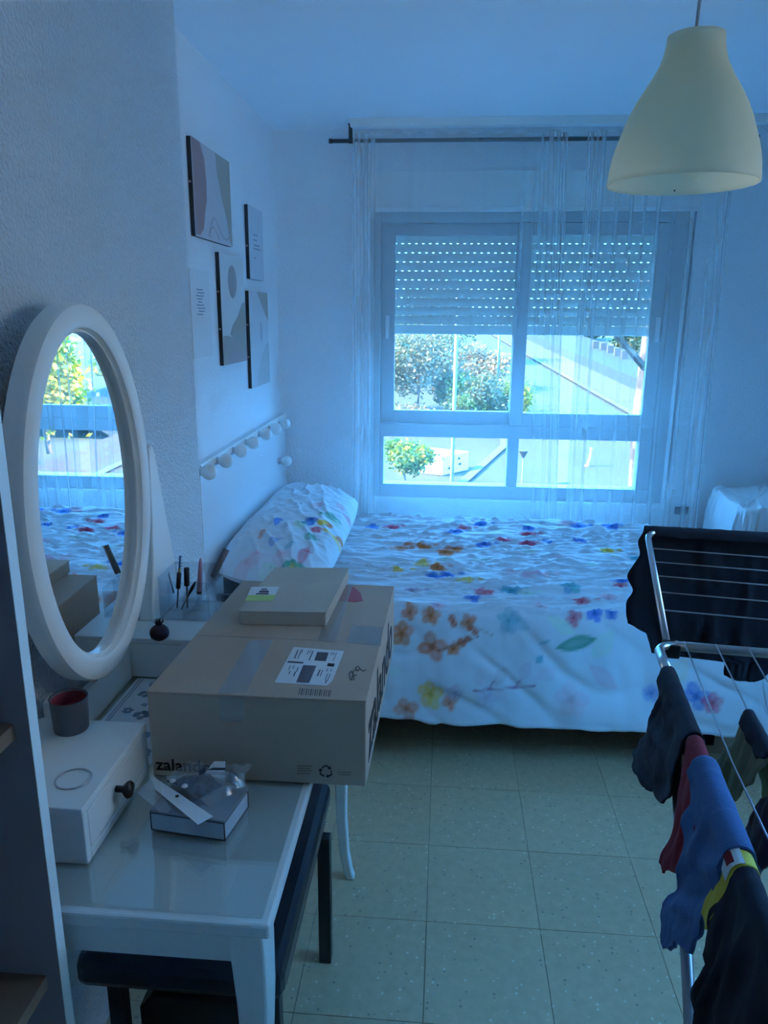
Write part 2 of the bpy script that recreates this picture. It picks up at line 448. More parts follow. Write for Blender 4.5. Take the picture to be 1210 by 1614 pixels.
def curtain(label, xl_top, xr_top, xl_bot, xr_bot, folds, seed):
    """one sheer panel; folds = list of (fraction across, half width in m, depth in m, starts at drop fraction)"""
    NU, NV = 520, 36
    P = []
    for i in range(NU):
        u = i / (NU - 1)
        for j in range(NV):
            t = j / (NV - 1)
            z = RZ + .028 - t * (RZ + .028 - .03)
            xa = xl_top + (xl_bot - xl_top) * t; xb = xr_top + (xr_bot - xr_top) * t
            w = xb - xa; x = xa + w * u
            y = 0
            for (c, hw, s, t0) in folds:
                g = (t - t0) / .22
                if t0 > 0:
                    if g <= 0: continue
                    g = min(1, g)
                else: g = 1
                cc = c + .010 * nz(t * 1.6 + seed, c * 9)
                q = (u - cc) * w / hw
                if abs(q) < 3:
                    e = math.exp(-q * q) * g
                    y -= (1.4 if c < .1 or c > .93 else .8) * s * e
            y += .006 * nz(u * 7 + seed, t * 1.2, seed) + .0025 * math.sin(u * w * 75 + 2 * nz(u * 4, t, seed))
            near = math.exp(-((z - RZ) / .05) ** 2)
            if t < .02: z += .005 * math.sin(u * w * 60 + seed)
            P.append((x, min(RY + y * (1 - .5 * near) - .010, YB - .036), z))
    return tag(MB().grid(P, NU, NV).build('sheer_curtain', 'sheer', None, smooth=True, fix=False), label, 'curtain', 'sheer curtain pair')
curtain('wide sheer white curtain panel hanging beside the headboard', -.472, .545, -.49, .625,
        [(.02, .020, .030, 0), (.085, .022, .030, 0), (.17, .040, .018, .05), (.30, .045, .022, 0), (.42, .045, .018, 0), (.54, .04, .020, .1), (.66, .045, .020, 0), (.77, .035, .020, 0), (.865, .026, .028, 0), (.94, .022, .034, 0), (.985, .012, .020, 0)], 1.3)
curtain('narrower sheer white curtain panel hanging beside the sheet-covered box', .634, 1.315, .66, 1.345,
        [(.02, .018, .030, 0), (.09, .020, .028, 0), (.19, .026, .022, 0), (.30, .024, .024, 0), (.40, .022, .024, 0), (.49, .022, .028, 0), (.60, .030, .040, .1), (.73, .036, .046, .1), (.86, .030, .040, .15), (.96, .022, .028, 0)], 4.1)

# ================================================================ bed
def vcol(o, cols):
    a = o.data.color_attributes.new('print', 'FLOAT_COLOR', 'POINT')
    c = np.ones((len(cols), 4), dtype=np.float32); c[:, :3] = cols
    a.data.foreach_set('color', c.ravel())
class Print:
    """watercolour flowers on cotton, in the unrolled metric coordinates of the cloth"""
    def __init__(s, A, B, base): s.A, s.B = A, B; s.C = np.tile(np.array(base, float), (len(A), 1))
    def lay(s, d, col, al, soft):       # d: signed distance, negative inside
        al = al * .84
        m = np.clip(-d / soft + .5, 0, 1) * al
        rim = np.exp(-((d + soft) / (soft * 1.2)) ** 2) * .25
        m = np.clip(m + rim * (m > .02) * al, 0, 1)[:, None]
        s.C = s.C * (1 - m) + np.array(col) * m
    def ell(s, a, b, ra, rb, ang, col, al=.85, soft=.006):
        ca, sa = math.cos(ang), math.sin(ang); da, db = s.A - a, s.B - b
        u = (da * ca + db * sa) / ra; v = (-da * sa + db * ca) / rb
        s.lay((np.sqrt(u * u + v * v + 1e-9) - 1) * min(ra, rb), col, al, soft)
    def flower(s, a, b, r, col, al=.85, seed=0):
        rng = random.Random(seed); n = rng.choice([4, 5, 5])
        for k in range(n):
            t = 2 * math.pi * k / n + rng.random() * .5
            s.ell(a + .55 * r * math.cos(t), b + .55 * r * math.sin(t), r * .55, r * .45, t, [c * rng.uniform(.85, 1.1) for c in col], al * rng.uniform(.75, 1))
        s.ell(a, b, r * .2, r * .2, 0, [c * .5 for c in col], al)
    def leaf(s, a, b, L, w, ang, col, al=.8):
        ca, sa = math.cos(ang), math.sin(ang); da, db = s.A - a, s.B - b
        u = (da * ca + db * sa) / L; v = (-da * sa + db * ca)
        s.lay(np.abs(v) - w * np.clip(1 - np.abs(u) ** 1.8, -1, 1), col, al, .006)
    def line(s, a0, b0, a1, b1, w, col, al=.8):
        dx, dy = a1 - a0, b1 - b0; L2 = dx * dx + dy * dy
        t = np.clip(((s.A - a0) * dx + (s.B - b0) * dy) / L2, 0, 1)
        s.lay(np.hypot(s.A - a0 - t * dx, s.B - b0 - t * dy) - w, col, al, .004)
ORA, RED, BLU, GRN, YEL, PNK, TEA, MAU, LGR = (.72, .20, .06), (.70, .10, .16), (.05, .20, .62), (.08, .36, .22), (.85, .55, .10), (.80, .45, .50), (.10, .42, .50), (.42, .28, .40), (.60, .74, .60)

BT = .52                                            # top of the bed
bed = thing('bed', 'low double bed with dark upholstered base under the floral duvet', 'bed', (.15, 3.2, 0))
bx('base', 'duvet_dark', bed, -.845, 1.08, 2.58, 3.84, .14, .30, .02)
bx('mattress', 'paper', bed, -.845, 1.05, 2.60, 3.85, .30, .475, .04)
for x in (-.78, 1.02):
    for y in (2.66, 3.78):
        bx('leg', 'duvet_dark', bed, x - .03, x + .03, y - .03, y + .03, 0, .14)

E0, E1, EX = 2.60, 3.86, 1.06                       # front edge, back edge, foot edge of the top
def bend(d, r, splay):                               # distance past an edge -> (outward, down)
    a = min(d / r, math.pi / 2 - splay)
    out, dn = r * math.sin(a), r * (1 - math.cos(a))
    rest = d - a * r
    if rest > 0: out += rest * math.cos(a); dn += rest * math.sin(a)
    return out, dn
def duvet():
    sx = np.arange(-.70, EX + .40, .0085); sy = np.arange(E0 - .42, E1 + .01, .0085)
    nu, nv = len(sx), len(sy)
    P = []; AA = []; BB = []
    for a in sx:
        for b in sy:
            da = max(0, a - EX); db = max(0, E0 - b)
            sp_b = .42 + .10 * nz(a * 3, 1.7)
            ox, dx = bend(da, .07, .30); oy, dy = bend(db, .075, sp_b)
            x = min(a, EX) + ox; y = max(b, E0) - oy
            dn = math.hypot(dx, dy) if (da > 0 and db > 0) else dx + dy
            hem = .02 * nz(a * 4, 9.1) + .012 * nz(a * 11, 3)
            z = BT - dn * (1 + (hem * 2 if db > 0 else 0))
            top = math.exp(-(db / .05) ** 2) * math.exp(-(da / .05) ** 2)
            # creases: long thin ridges across the bed, some diagonal
            def rdg(f, u_, v_, k): return max(0, 1 - abs(nz(u_, v_, k)) * f) ** 1.2
            wob = .25 * nz(a * 2.1, b * 2.3, 4.4)
            crease = .009 * rdg(5, a * 1.1 + 3, (b + wob * .25) * 8.5, 3.3) + .010 * 1.25 * rdg(6, a * 1.6 + .9 * b, (b + .10 * a + wob * .2) * 14, 9.3) \
                + .012 * rdg(6, (a - b) * 1.5, (b - .35 * a + wob * .2) * 12, 6.1) + .007 * rdg(6, a * 2.4 + 5, (b + .3 * a) * 20, 2.2) + .003 * nz(a * 9, b * 26, 7.7)
            z += top * (crease + .012 * nz(a * 1.3, b * 1.7, 2))
            if db > 0:
                s = min(1, db / .2)
                fold = .026 * s * nz(a * 5 + 2.5 * db, db * 2.0, 4) + .012 * s * rdg(4, a * 4 - 3 * db, db * 5, 8.8) + .006 * nz(a * 17, db * 9, 8)
                y += fold; z += .004 * nz(a * 12, db * 16, 2)
            if da > 0: x += .03 * min(1, da / .2) * nz(b * 7, da * 2, 6)
            z += .012 * math.exp(-((b - E0 - .03) / .09) ** 2) * (da == 0)
            z = max(z, .115)
            P.append((x, min(y, 3.885), z)); AA.append(a); BB.append(b)
    AA, BB = np.array(AA), np.array(BB)
    o = MB().grid(P, nu, nv).build('duvet', 'floral_cotton', None, smooth=True, fix=False)
    px, py = proj_arr(np.array([tuple(q) for q in P]))
    pr = Print(AA, BB, (.68, .69, .72))
    def at(x, y):
        k = int(np.argmin((px - x) ** 2 + (py - y) ** 2)); return AA[k], BB[k]
    rng = random.Random(5)
    # small flowers over the top
    tops = [(588, 832, BLU), (616, 831, RED), (716, 837, BLU), (731, 833, RED), (757, 828, BLU), (833, 829, BLU), (833, 843, RED), (831, 856, RED), (862, 854, BLU),
            (915, 851, BLU), (795, 850, RED), (834, 867, LGR), (644, 856, ORA), (667, 858, ORA), (629, 867, ORA), (716, 862, ORA), (700, 869, ORA), (628, 892, YEL),
            (667, 890, YEL), (687, 892, ORA), (762, 932, RED), (744, 939, BLU), (805, 928, TEA), (900, 928, TEA), (857, 906, PNK), (834, 901, PNK), (808, 903, PNK),
            (915, 948, RED), (890, 827, PNK), (913, 829, BLU), (962, 829, BLU), (979, 914, BLU), (977, 925, RED), (705, 906, BLU), (685, 909, BLU), (762, 857, BLU),
            (880, 880, PNK), (956, 868, YEL), (935, 890, LGR), (760, 880, LGR), (830, 934, LGR), (650, 930, MAU), (700, 885, LGR), (960, 945, PNK), (1000, 880, TEA), (735, 915, YEL)]
    for i, (x, y, c) in enumerate(tops):
        a, b = at(x, y)
        if i % 3 == 1: pr.leaf(a, b, .05, .016, rng.uniform(-.6, .6), c, .75)
        pr.flower(a, b, rng.uniform(.028, .042), c, .85 if c not in (PNK, LGR, MAU) else .55, i)
        pr.ell(a + .06, b + .02, .014, .010, 0, c, .7)
    # the large sprays on the hanging front
    for i, (x, y, r, c, al) in enumerate([(680, 1021, .050, ORA, .8), (634, 1001, .042, ORA, .8), (644, 967, .030, ORA, .85), (680, 972, .034, ORA, .85), (739, 980, .028, ORA, .85),
            (713, 1024, .024, ORA, .85), (680, 1095, .046, YEL, .8), (641, 1116, .042, ORA, .7), (708, 1108, .026, ORA, .8), (718, 1093, .030, MAU, .4), (800, 978, .042, TEA, .55),
            (936, 965, .030, BLU, .85), (961, 967, .024, BLU, .85), (901, 972, .030, RED, .75), (851, 957, .026, PNK, .8), (900, 1103, .056, PNK, .28), (1028, 1093, .030, BLU, .45),
            (1097, 1096, .045, BLU, .7), (1124, 1108, .036, RED, .7), (765, 1100, .04, MAU, .25), (690, 955, .025, PNK, .6), (1186, 1085, .05, RED, .6)]):
        a, b = at(x, y); pr.flower(a, b, r, c, al, 100 + i)
    for x, y in [(710, 975), (716, 985), (731, 1016), (726, 1010), (749, 996), (738, 1008), (742, 990)]:
        a, b = at(x, y); pr.ell(a, b, .012, .012, 0, (.60, .14, .06), .85)
    def ln(x0, y0, x1, y1, w, c, al=.8):
        a0, b0 = at(x0, y0); a1, b1 = at(x1, y1); pr.line(a0, b0, a1, b1, w, c, al)
    ln(690, 1026, 752, 1003, .002, (.3, .10, .05)); ln(740, 985, 775, 1000, .002, (.4, .25, .15), .6)
    ln(746, 1087, 841, 1081, .003, (.35, .12, .22)); ln(770, 1085, 776, 1075, .003, (.35, .12, .22)); ln(812, 1083, 818, 1074, .003, (.35, .12, .22))
    for x, y, L, w, g, c, al in [(908, 1012, .075, .026, .25, (.06, .33, .22), .85), (885, 988, .06, .022, -.5, LGR, .8), (951, 1016, .06, .03, .9, LGR, .55), (790, 1064, .04, .020, .9, (.62, .50, .52), .6),
            (826, 1060, .04, .020, 1.1, (.66, .55, .62), .6), (754, 1067, .035, .018, 1.4, (.66, .55, .6), .5), (790, 1098, .04, .02, -.9, (.7, .6, .66), .55), (860, 1063, .04, .025, .4, (.7, .58, .64), .5),
            (951, 1067, .065, .028, -.7, (.72, .45, .52), .55), (905, 1054, .05, .035, .2, (.66, .72, .72), .45), (849, 1038, .018, .012, .8, TEA, .8), (857, 1014, .022, .006, .5, TEA, .7),
            (820, 985, .04, .018, -.6, TEA, .45), (1070, 1060, .06, .03, 1.0, YEL, .22), (620, 1060, .04, .02, .3, LGR, .4)]:
        a, b = at(x, y); pr.leaf(a, b, L, w, g, c, al)
    vcol(o, pr.C)
    md = o.modifiers.new('solid', 'SOLIDIFY'); md.thickness = .016; md.offset = -1
    return o
tag(duvet(), 'white duvet with watercolour flower print spread wrinkled over the bed', 'duvet')

def pillow():
    nu, nv = 150, 260
    P = []; AA = []; BB = []
    c = Vector((-.636, 3.235, BT + .100))
    top_of = .1
    for side in (1, -1):
        for i in range(nu):
            for j in range(nv):
                u = -1 + 2 * i / (nu - 1); v = -1 + 2 * j / (nv - 1)
                t = max(0, (1 - abs(u) ** 2.6)) ** .5 * max(0, (1 - abs(v) ** 5)) ** .55
                hu = .212 * (1 - .10 * abs(v) ** 4); hv = .70 * (1 - .07 * abs(u) ** 3)
                x, y = u * hu, v * hv
                z = side * t * (.098 if side > 0 else .075)
                if side > 0 and t > .05:
                    z += t * (.012 * nz(y * 6 + x * 4, x * 9, 1) + .013 * max(0, 1 - 4 * abs(nz(y * 6 + 7 * x, x * 7 - y * 2, 3))) + .008 * max(0, 1 - 5 * abs(nz(y * 11 - 5 * x, x * 9, 8))) + .004 * nz(x * 30, y * 22, 2))
                xx = x; zz = z - .15 * (x)            # leans up against the headboard
                zz = max(zz, -.076 if side < 0 else -.07)
                P.append(c + Vector((xx, y + .02 * x, zz))); AA.append(x); BB.append(y + side * 3 - 3)
    M_ = MB()
    n = nu * nv
    M_.grid(P[:n], nu, nv); M_.grid(P[n:], nu, nv)
    o = M_.build('pillow', 'floral_cotton', None, smooth=True, fix=False)
    AA, BB = np.array(AA), np.array(BB)
    px, py = proj_arr(np.array([tuple(q) for q in P]))
    pr = Print(AA, BB, (.68, .69, .72))
    def at(x, y):
        k = int(np.argmin((px[:n] - x) ** 2 + (py[:n] - y) ** 2)); return AA[k], BB[k]
    for i, (x, y, L, w, g, col, al) in enumerate([(485, 822, .05, .03, .2, BLU, .9), (472, 826, .05, .025, .3, LGR, .9), (472, 823, .03, .02, .3, GRN, .6), (520, 815, .06, .035, -.9, GRN, .75), (527, 826, .07, .02, -1.2, LGR, .9),
            (513, 825, .05, .02, -.3, ORA, .85), (506, 822, .03, .02, .3, YEL, .9), (524, 846, .07, .018, -1.1, YEL, .85), (535, 852, .04, .015, 0, ORA, .8), (497, 836, .03, .022, .2, RED, .85), (488, 845, .05, .025, .2, GRN, .6),
            (478, 872, .09, .022, .3, RED, .55), (453, 898, .07, .03, .1, GRN, .75), (460, 905, .05, .025, .1, YEL, .7), (470, 897, .05, .02, .3, GRN, .7), (440, 880, .06, .03, .5, PNK, .4), (500, 797, .07, .02, .2, PNK, .5), (535, 800, .05, .02, .8, PNK, .6),
            (436, 822, .04, .014, .4, BLU, .8), (410, 846, .04, .010, .4, ORA, .6), (400, 880, .05, .03, .4, PNK, .4), (420, 905, .06, .03, .2, LGR, .5), (380, 900, .06, .03, .2, PNK, .45), (545, 815, .03, .02, 1, RED, .5), (430, 850, .05, .02, .4, BLU, .4), (455, 860, .04, .015, .2, TEA, .5)]):
        a, b = at(x, y); pr.leaf(a, b, L * .9, w * .9, g + 1.2, col, al); pr.flower(a + .01, b + .03, w * .9, col, al * .8, 300 + i)
    vcol(o, pr.C)
    return o
tag(pillow(), 'long white pillow with watercolour flower print leaning on the headboard', 'pillow')

# headboard with its row of bulbs
HB = thing('headboard', 'white panel headboard with round vanity bulbs along its rim', 'headboard', (XL + .02, 3.34, 0))
bx('panel', 'gloss_white', HB, XL, -.855, 2.56, 4.03, .0, 1.045, .004)
bx('top_rail', 'white_lacquer', HB, -.856, -.847, 2.56, 4.03, 1.022, 1.047, .002)
def bulb(x, y, z):
    B = MB().lathe([(.0005, .052), (.010, .051), (.018, .047), (.0245, .040), (.028, .030), (.0275, .020), (.023, .010), (.016, .003), (.012, -.004)], (x, y, z), 20, axis=Matrix.Rotation(math.pi / 2, 3, 'Y'))
    b = B.build('bulb', 'white_plastic', HB, smooth=True)
    MB().lathe([(.0135, .002), (.0135, -.008), (.017, -.010), (.017, -.014)], (x, y, z), 16, axis=Matrix.Rotation(math.pi / 2, 3, 'Y')).build('socket', 'silver', b, smooth=True)
for (q, r_) in [((330, 735), 0), ((357, 721), 0), ((381, 706), 0), ((400, 694), 0), ((420, 684), 0), ((436, 676), 0), ((450, 668), 0), ((452, 727), 0)]:
    p = onx(q[0], q[1], -.81)
    bulb(-.838, p.y, min(p.z, 1.03))

# ---------------------------------------------------------------- pictures on the recess wall
mat('side_shade', (.03, .035, .04), .8)  # picture sides coloured dark for the shade gap behind the canvas
def picture(name, label, corners, shapes, thick=.018, cat='picture', base=(.78, .76, .74), grp=None, pins=()):
    """corners: y0, y1, z0, z1 on the wall; shapes: (outline in 0..1, colour)"""
    y0, y1, z0, z1 = corners
    o = thing(name, label, cat, (XL, (y0 + y1) / 2, z0), grp)
    mat('canvas_%d' % int(base[0] * 1000), base, .8)
    bx('canvas', 'canvas_%d' % int(base[0] * 1000), o, XL + (thick - .002 if thick > .01 else .001), XL + thick, y0, y1, z0, z1)
    if thick > .01: bx('shaded_side', 'side_shade', o, XL + .001, XL + thick - .002, y0 + .0005, y1 - .0005, z0 + .0005, z1 - .0005)
    for k, (pts, c) in enumerate(shapes):
        mn = 'paint_%d_%d_%d' % tuple(int(v * 255) for v in c); mat(mn, c, .8)
        pp = [(y0 + (y1 - y0) * a, z0 + (z1 - z0) * b) for a, b in pts]
        MB().prism(pp, XL + thick + .0002 + k * .0002, XL + thick + .0006 + k * .0002, lambda a, b, d: (d, a, b)).build('painted_shape', mn, o)
    for b in pins:
        q = z0 + (z1 - z0) * b
        MB().tube([(XL + .006, y0 - .004, q), (XL + .008, y0 + .001, q)], .004, 6).build('clip', 'silver', o)
    return o
def blob(pts, n=7):
    """smooth closed outline through control points"""
    out = []; k = len(pts)
    for i in range(k):
        p0, p1, p2, p3 = (pts[(i + d - 1) % k] for d in range(4))
        for s in range(n):
            t = s / n
            out.append(tuple(.5 * ((2 * b) + (-a + c) * t + (2 * a - 5 * b + 4 * c - d) * t * t + (-a + 3 * b - 3 * c + d) * t ** 3) for a, b, c, d in zip(p0, p1, p2, p3)))
    return [(min(max(a, .004), .996), min(max(b, .004), .996)) for a, b in out]
def stroke(pts, w):
    p = [Vector((a, b)) for a, b in pts]; L = []; R = []
    for i, q in enumerate(p):
        d = (p[min(i + 1, len(p) - 1)] - p[max(i - 1, 0)]).normalized(); n_ = Vector((-d.y, d.x)) * w
        L.append(q + n_); R.append(q - n_)
    return [tuple(q) for q in L] + [tuple(q) for q in reversed(R)]
TERR, SAND, BLUSH, TAUPE = (.42, .27, .26), (.46, .40, .33), (.62, .48, .44), (.42, .35, .33)
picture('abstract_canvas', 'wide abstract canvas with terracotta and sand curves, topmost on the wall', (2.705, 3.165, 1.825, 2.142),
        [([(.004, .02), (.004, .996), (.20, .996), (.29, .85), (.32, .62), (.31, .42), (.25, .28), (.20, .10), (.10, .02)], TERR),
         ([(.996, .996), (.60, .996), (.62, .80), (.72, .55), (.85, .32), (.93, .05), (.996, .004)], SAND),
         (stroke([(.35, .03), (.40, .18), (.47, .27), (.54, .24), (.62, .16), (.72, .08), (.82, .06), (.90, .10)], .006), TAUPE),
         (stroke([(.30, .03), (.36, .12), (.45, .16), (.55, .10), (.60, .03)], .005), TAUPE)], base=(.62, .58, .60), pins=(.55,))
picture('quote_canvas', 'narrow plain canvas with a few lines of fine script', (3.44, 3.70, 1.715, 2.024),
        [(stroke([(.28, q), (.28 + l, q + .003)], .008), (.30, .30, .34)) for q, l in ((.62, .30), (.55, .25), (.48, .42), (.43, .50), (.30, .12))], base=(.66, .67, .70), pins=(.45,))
sh = picture('loose_print', 'thin loose paper print with a cluster of small dark writing', (2.655, 2.875, 1.41, 1.716),
        [(stroke([(.30 + .05 * math.sin(k * 2.1), .78 - k * .035), (.42 + .02 * k % .1, .775 - k * .035), (.62 + .08 * math.sin(k * 1.3), .78 - k * .035)], .007), (.32, .36, .44)) for k in range(9)], thick=.004, base=(.80, .80, .80))
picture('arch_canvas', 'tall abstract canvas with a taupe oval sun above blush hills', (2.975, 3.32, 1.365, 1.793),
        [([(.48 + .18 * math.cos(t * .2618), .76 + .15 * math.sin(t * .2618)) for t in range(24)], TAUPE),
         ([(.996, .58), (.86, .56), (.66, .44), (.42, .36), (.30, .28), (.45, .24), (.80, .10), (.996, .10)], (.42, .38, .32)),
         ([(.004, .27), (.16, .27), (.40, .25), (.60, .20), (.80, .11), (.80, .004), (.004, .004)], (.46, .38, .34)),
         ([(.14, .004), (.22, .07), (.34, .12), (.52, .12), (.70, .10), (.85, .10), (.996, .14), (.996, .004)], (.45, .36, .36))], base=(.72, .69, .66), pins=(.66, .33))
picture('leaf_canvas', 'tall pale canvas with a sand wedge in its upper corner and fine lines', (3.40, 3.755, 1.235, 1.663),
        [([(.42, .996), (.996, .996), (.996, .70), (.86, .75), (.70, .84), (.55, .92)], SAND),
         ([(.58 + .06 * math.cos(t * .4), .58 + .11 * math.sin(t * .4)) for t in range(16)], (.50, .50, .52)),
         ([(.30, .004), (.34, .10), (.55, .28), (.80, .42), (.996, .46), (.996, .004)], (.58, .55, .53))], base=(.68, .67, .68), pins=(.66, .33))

# ================================================================ pendant lamp
LX, LY, LZ = .447, 1.62, 1.816
pl = thing('pendant_lamp', 'cream translucent bell-shaped pendant lamp hanging unlit from the ceiling', 'lamp', (LX, LY, LZ))
outp = [(.140, 0), (.1395, .010), (.1375, .030), (.134, .050), (.1285, .070), (.1215, .090), (.1145, .110), (.106, .130), (.0955, .150), (.083, .170), (.0705, .190), (.0605, .209), (.0548, .228), (.0518, .245), (.0508, .257)]
prof = outp + [(r - .0032, z) for r, z in reversed(outp)]
mat('lamp_cream', (.95, .92, .78), .38, trans=.68)
shd = MB().lathe(prof, (LX, LY, LZ), 64, close=True).build('lamp_shade', 'lamp_cream', pl, smooth=True)
mat('chip', (.05, .04, .03), .8)
for a_, zz in ((-1.2, .009), (-1.05, .016)):
    c = Vector((LX + .1362 * math.cos(math.pi / 2 - .25), LY + .1362 * math.sin(math.pi / 2 - .25), LZ + zz))
    MB().lathe([(.0005, .001), (.0016, .0005), (.002, -.0008)], tuple(c + Vector(((a_ + 1.1) * .1, 0, 0))), 8, axis=Matrix.Rotation(math.pi / 2, 3, 'X')).build('scuff', 'chip', shd)
MB().tube([(LX - .002, LY, LZ + .20), (LX - .001, LY, LZ + .30), (LX + .004, LY, LZ + .50), (LX + .004, LY, CEIL)], .0032, 8).build('cord', 'grey_tube', pl, smooth=True)
MB().lathe([(.0005, .215), (.016, .212), (.020, .19), (.020, .15), (.026, .148), (.026, .14), (.0005, .139)], (LX, LY, LZ), 20).build('lamp_holder', 'white_plastic', pl, smooth=True)
MB().lathe([(.0005, CEIL - .045), (.02, CEIL - .043), (.045, CEIL - .02), (.05, CEIL - .001)], (LX + .004, LY, 0), 24).build('ceiling_cup', 'white_plastic', pl, smooth=True)
MB().tube([(LX + .02, LY + .045, LZ + .235), (LX + .001, LY, LZ + .225)], .002, 6).build('spider_wire', 'grey_tube', pl)
MB().tube([(LX - .05, LY - .01, LZ + .235), (LX, LY, LZ + .225)], .002, 6).build('spider_wire', 'grey_tube', pl)

# ================================================================ dressing table
DX0, DX1, DY0, DY1, DT = -.716, -.217, .832, 1.838, .77
dt = thing('dressing_table', 'white dressing table with two small drawers and glass top', 'table', (-.467, 1.335, 0))
bx('tabletop', 'white_lacquer', dt, DX0, DX1, DY0, DY1, .742, .765, .004)
clear_mat('table_glass', (.95, .98, .97), rough=.01, base=.14)
bx('glass_top', 'table_glass', dt, DX0 + .012, DX1 - .012, DY0 + .012, DY1 - .012, .7652, DT, .001)
ap = MB()
ap.box(DX0 + .02, DX1 - .035, DY0 + .02, DY0 + .038, .682, .742); ap.box(DX0 + .02, DX1 - .035, DY1 - .038, DY1 - .02, .682, .742)
ap.box(DX0 + .02, DX0 + .038, DY0 + .04, DY1 - .04, .60, .742); ap.box(DX1 - .06, DX1 - .042, DY0 + .04, DY1 - .04, .66, .742)
ap.build('apron', 'white_lacquer', dt)
def saber(x, y, sx, sy):
    """curved leg, (x, y) its outer corner, sx and sy point inwards"""
    m = MB(); secs = []
    for z, w, off in [(.742, .062, .004), (.70, .062, .0), (.62, .056, -.002), (.50, .047, .004), (.36, .040, .012), (.22, .035, .014), (.10, .031, .008), (.03, .030, -.002), (0, .029, -.010)]:
        x0, y0 = x + sx * off * .8, y + sy * off
        secs.append([(x0, y0, z), (x0 + sx * w * .8, y0, z), (x0 + sx * w * .8, y0 + sy * w, z), (x0, y0 + sy * w, z)])
    vs = [q for s in secs for q in s]; fs = [(0, 1, 2, 3), tuple(len(vs) - 4 + k for k in range(4))]
    for i in range(len(secs) - 1):
        for k in range(4): fs.append((i * 4 + k, i * 4 + (k + 1) % 4, i * 4 + 4 + (k + 1) % 4, i * 4 + 4 + k))
    m.add(vs, fs); m.build('leg', 'white_lacquer', dt, bevel=.004)
for x, sx in ((DX1 - .010, -1), (DX0 + .01, 1)):
    saber(x, DY0 + .008, sx, 1); saber(x, DY1 - .008, sx, -1)
ZD = .866
def drawer_unit(y0, y1):
    m = MB(); x0, x1 = DX0 + .012, -.511
    m.box(x0, x1, y0, y1, ZD - .013, ZD); m.box(x0, x1, y0 + .001, y0 + .015, DT, ZD - .013); m.box(x0, x1, y1 - .015, y1 - .001, DT, ZD - .013)
    m.box(x0, x0 + .01, y0 + .015, y1 - .015, DT, ZD - .013); m.box(x0, x1, y0 + .015, y1 - .015, DT, DT + .014)
    u = m.build('drawer_case', 'white_lacquer', dt, bevel=.002)
    d = MB().box(x0 + .02, x1 - .001, y0 + .018, y1 - .018, DT + .018, ZD - .016).build('drawer', 'white_lacquer', dt, bevel=.0015)
    yc = (y0 + y1) / 2
    MB().lathe([(.0055, -.002), (.0055, .010), (.012, .016), (.0145, .020), (.012, .025), (.0005, .027)], (x1, yc - .01, (DT + ZD) / 2 + .005), 18, axis=Matrix.Rotation(math.pi / 2, 3, 'Y')).build('knob', 'dark_knob', d, smooth=True)
drawer_unit(.918, 1.162); drawer_unit(1.508, 1.752)
# oval mirror between two curved arms
MY, MZ, MX = 1.332, 1.230, -.668
def oval(a, b, n=72): return [(MY + a * math.cos(2 * math.pi * k / n), MZ + b * math.sin(2 * math.pi * k / n)) for k in range(n)]
bkp = [(1.505, DT), (1.565, .835), (1.572, .885), (1.555, .893)]
half = [(MY + .272 * math.cos(math.radians(t)), MZ + .372 * math.sin(math.radians(t))) for t in range(-62, -119, -4)]
poly = [(1.165, DT), (1.505, DT), (1.572, DT + .05), (1.572, .893), (1.545, .893)] + [q for q in half if q[1] > .80] + [(1.119, .893), (1.092, .893), (1.092, DT + .05)]
poly = [(1.165, DT), (1.505, DT), (1.505, .893)] + [(MY + .272 * math.cos(math.radians(t)), MZ + .385 * math.sin(math.radians(t))) for t in range(-60, -121, -5)] + [(1.165, .893)]
MB().prism(poly, -.70, -.686, lambda a, b, d: (d, a, b)).build('back_panel', 'white_lacquer', dt)
armp = [(1.600, .90), (1.620, 1.00), (1.634, 1.12), (1.640, 1.24), (1.646, 1.266), (1.659, 1.276), (1.671, 1.268), (1.680, 1.245), (1.700, 1.17), (1.732, 1.06), (1.769, .935), (1.79, .866), (1.60, .866)]
for sgn in (1, -1):
    pp = [(MY + sgn * (a - MY), b) for a, b in armp]
    MB().prism(pp, -.700, -.664, lambda a, b, d: (d, a, b)).build('mirror_arm', 'white_lacquer', dt, bevel=.004)
    MB().tube([(-.680, MY + sgn * .245, 1.235), (-.680, MY + sgn * .318, 1.235)], .006, 8).build('pivot', 'dark_knob', dt)
# ring section: (offset across the ring 0 inner .. 1 outer, x)
sec = [(0, -.662), (.05, -.652), (.14, -.655), (.20, -.643), (.30, -.640), (.80, -.640), (.95, -.643), (1.0, -.650), (1.0, -.678), (.0, -.678)]
n = 96; vs = []; fs = []
for k in range(n):
    t = 2 * math.pi * k / n
    for w, x in sec:
        a = .196 + (.253 - .196) * w; b = .302 + (.354 - .302) * w
        vs.append((x, MY + a * math.cos(t), MZ + b * math.sin(t)))
ns = len(sec)
for k in range(n):
    for i in range(ns):
        fs.append((k * ns + i, k * ns + (i + 1) % ns, ((k + 1) % n) * ns + (i + 1) % ns, ((k + 1) % n) * ns + i))
mf = MB().add(vs, fs).build('mirror_frame', 'white_lacquer', dt, smooth=False)
mf.data.polygons.foreach_set('use_smooth', [True] * len(mf.data.polygons))
md = mf.modifiers.new('es', 'EDGE_SPLIT'); md.split_angle = math.radians(35)
MB().prism([(MY + .199 * math.cos(2 * math.pi * k / 72), MZ + .305 * math.sin(2 * math.pi * k / 72)) for k in range(72)], -.672, -.663, lambda a, b, d: (d, a, b)).build('mirror_glass', 'mirror', mf)

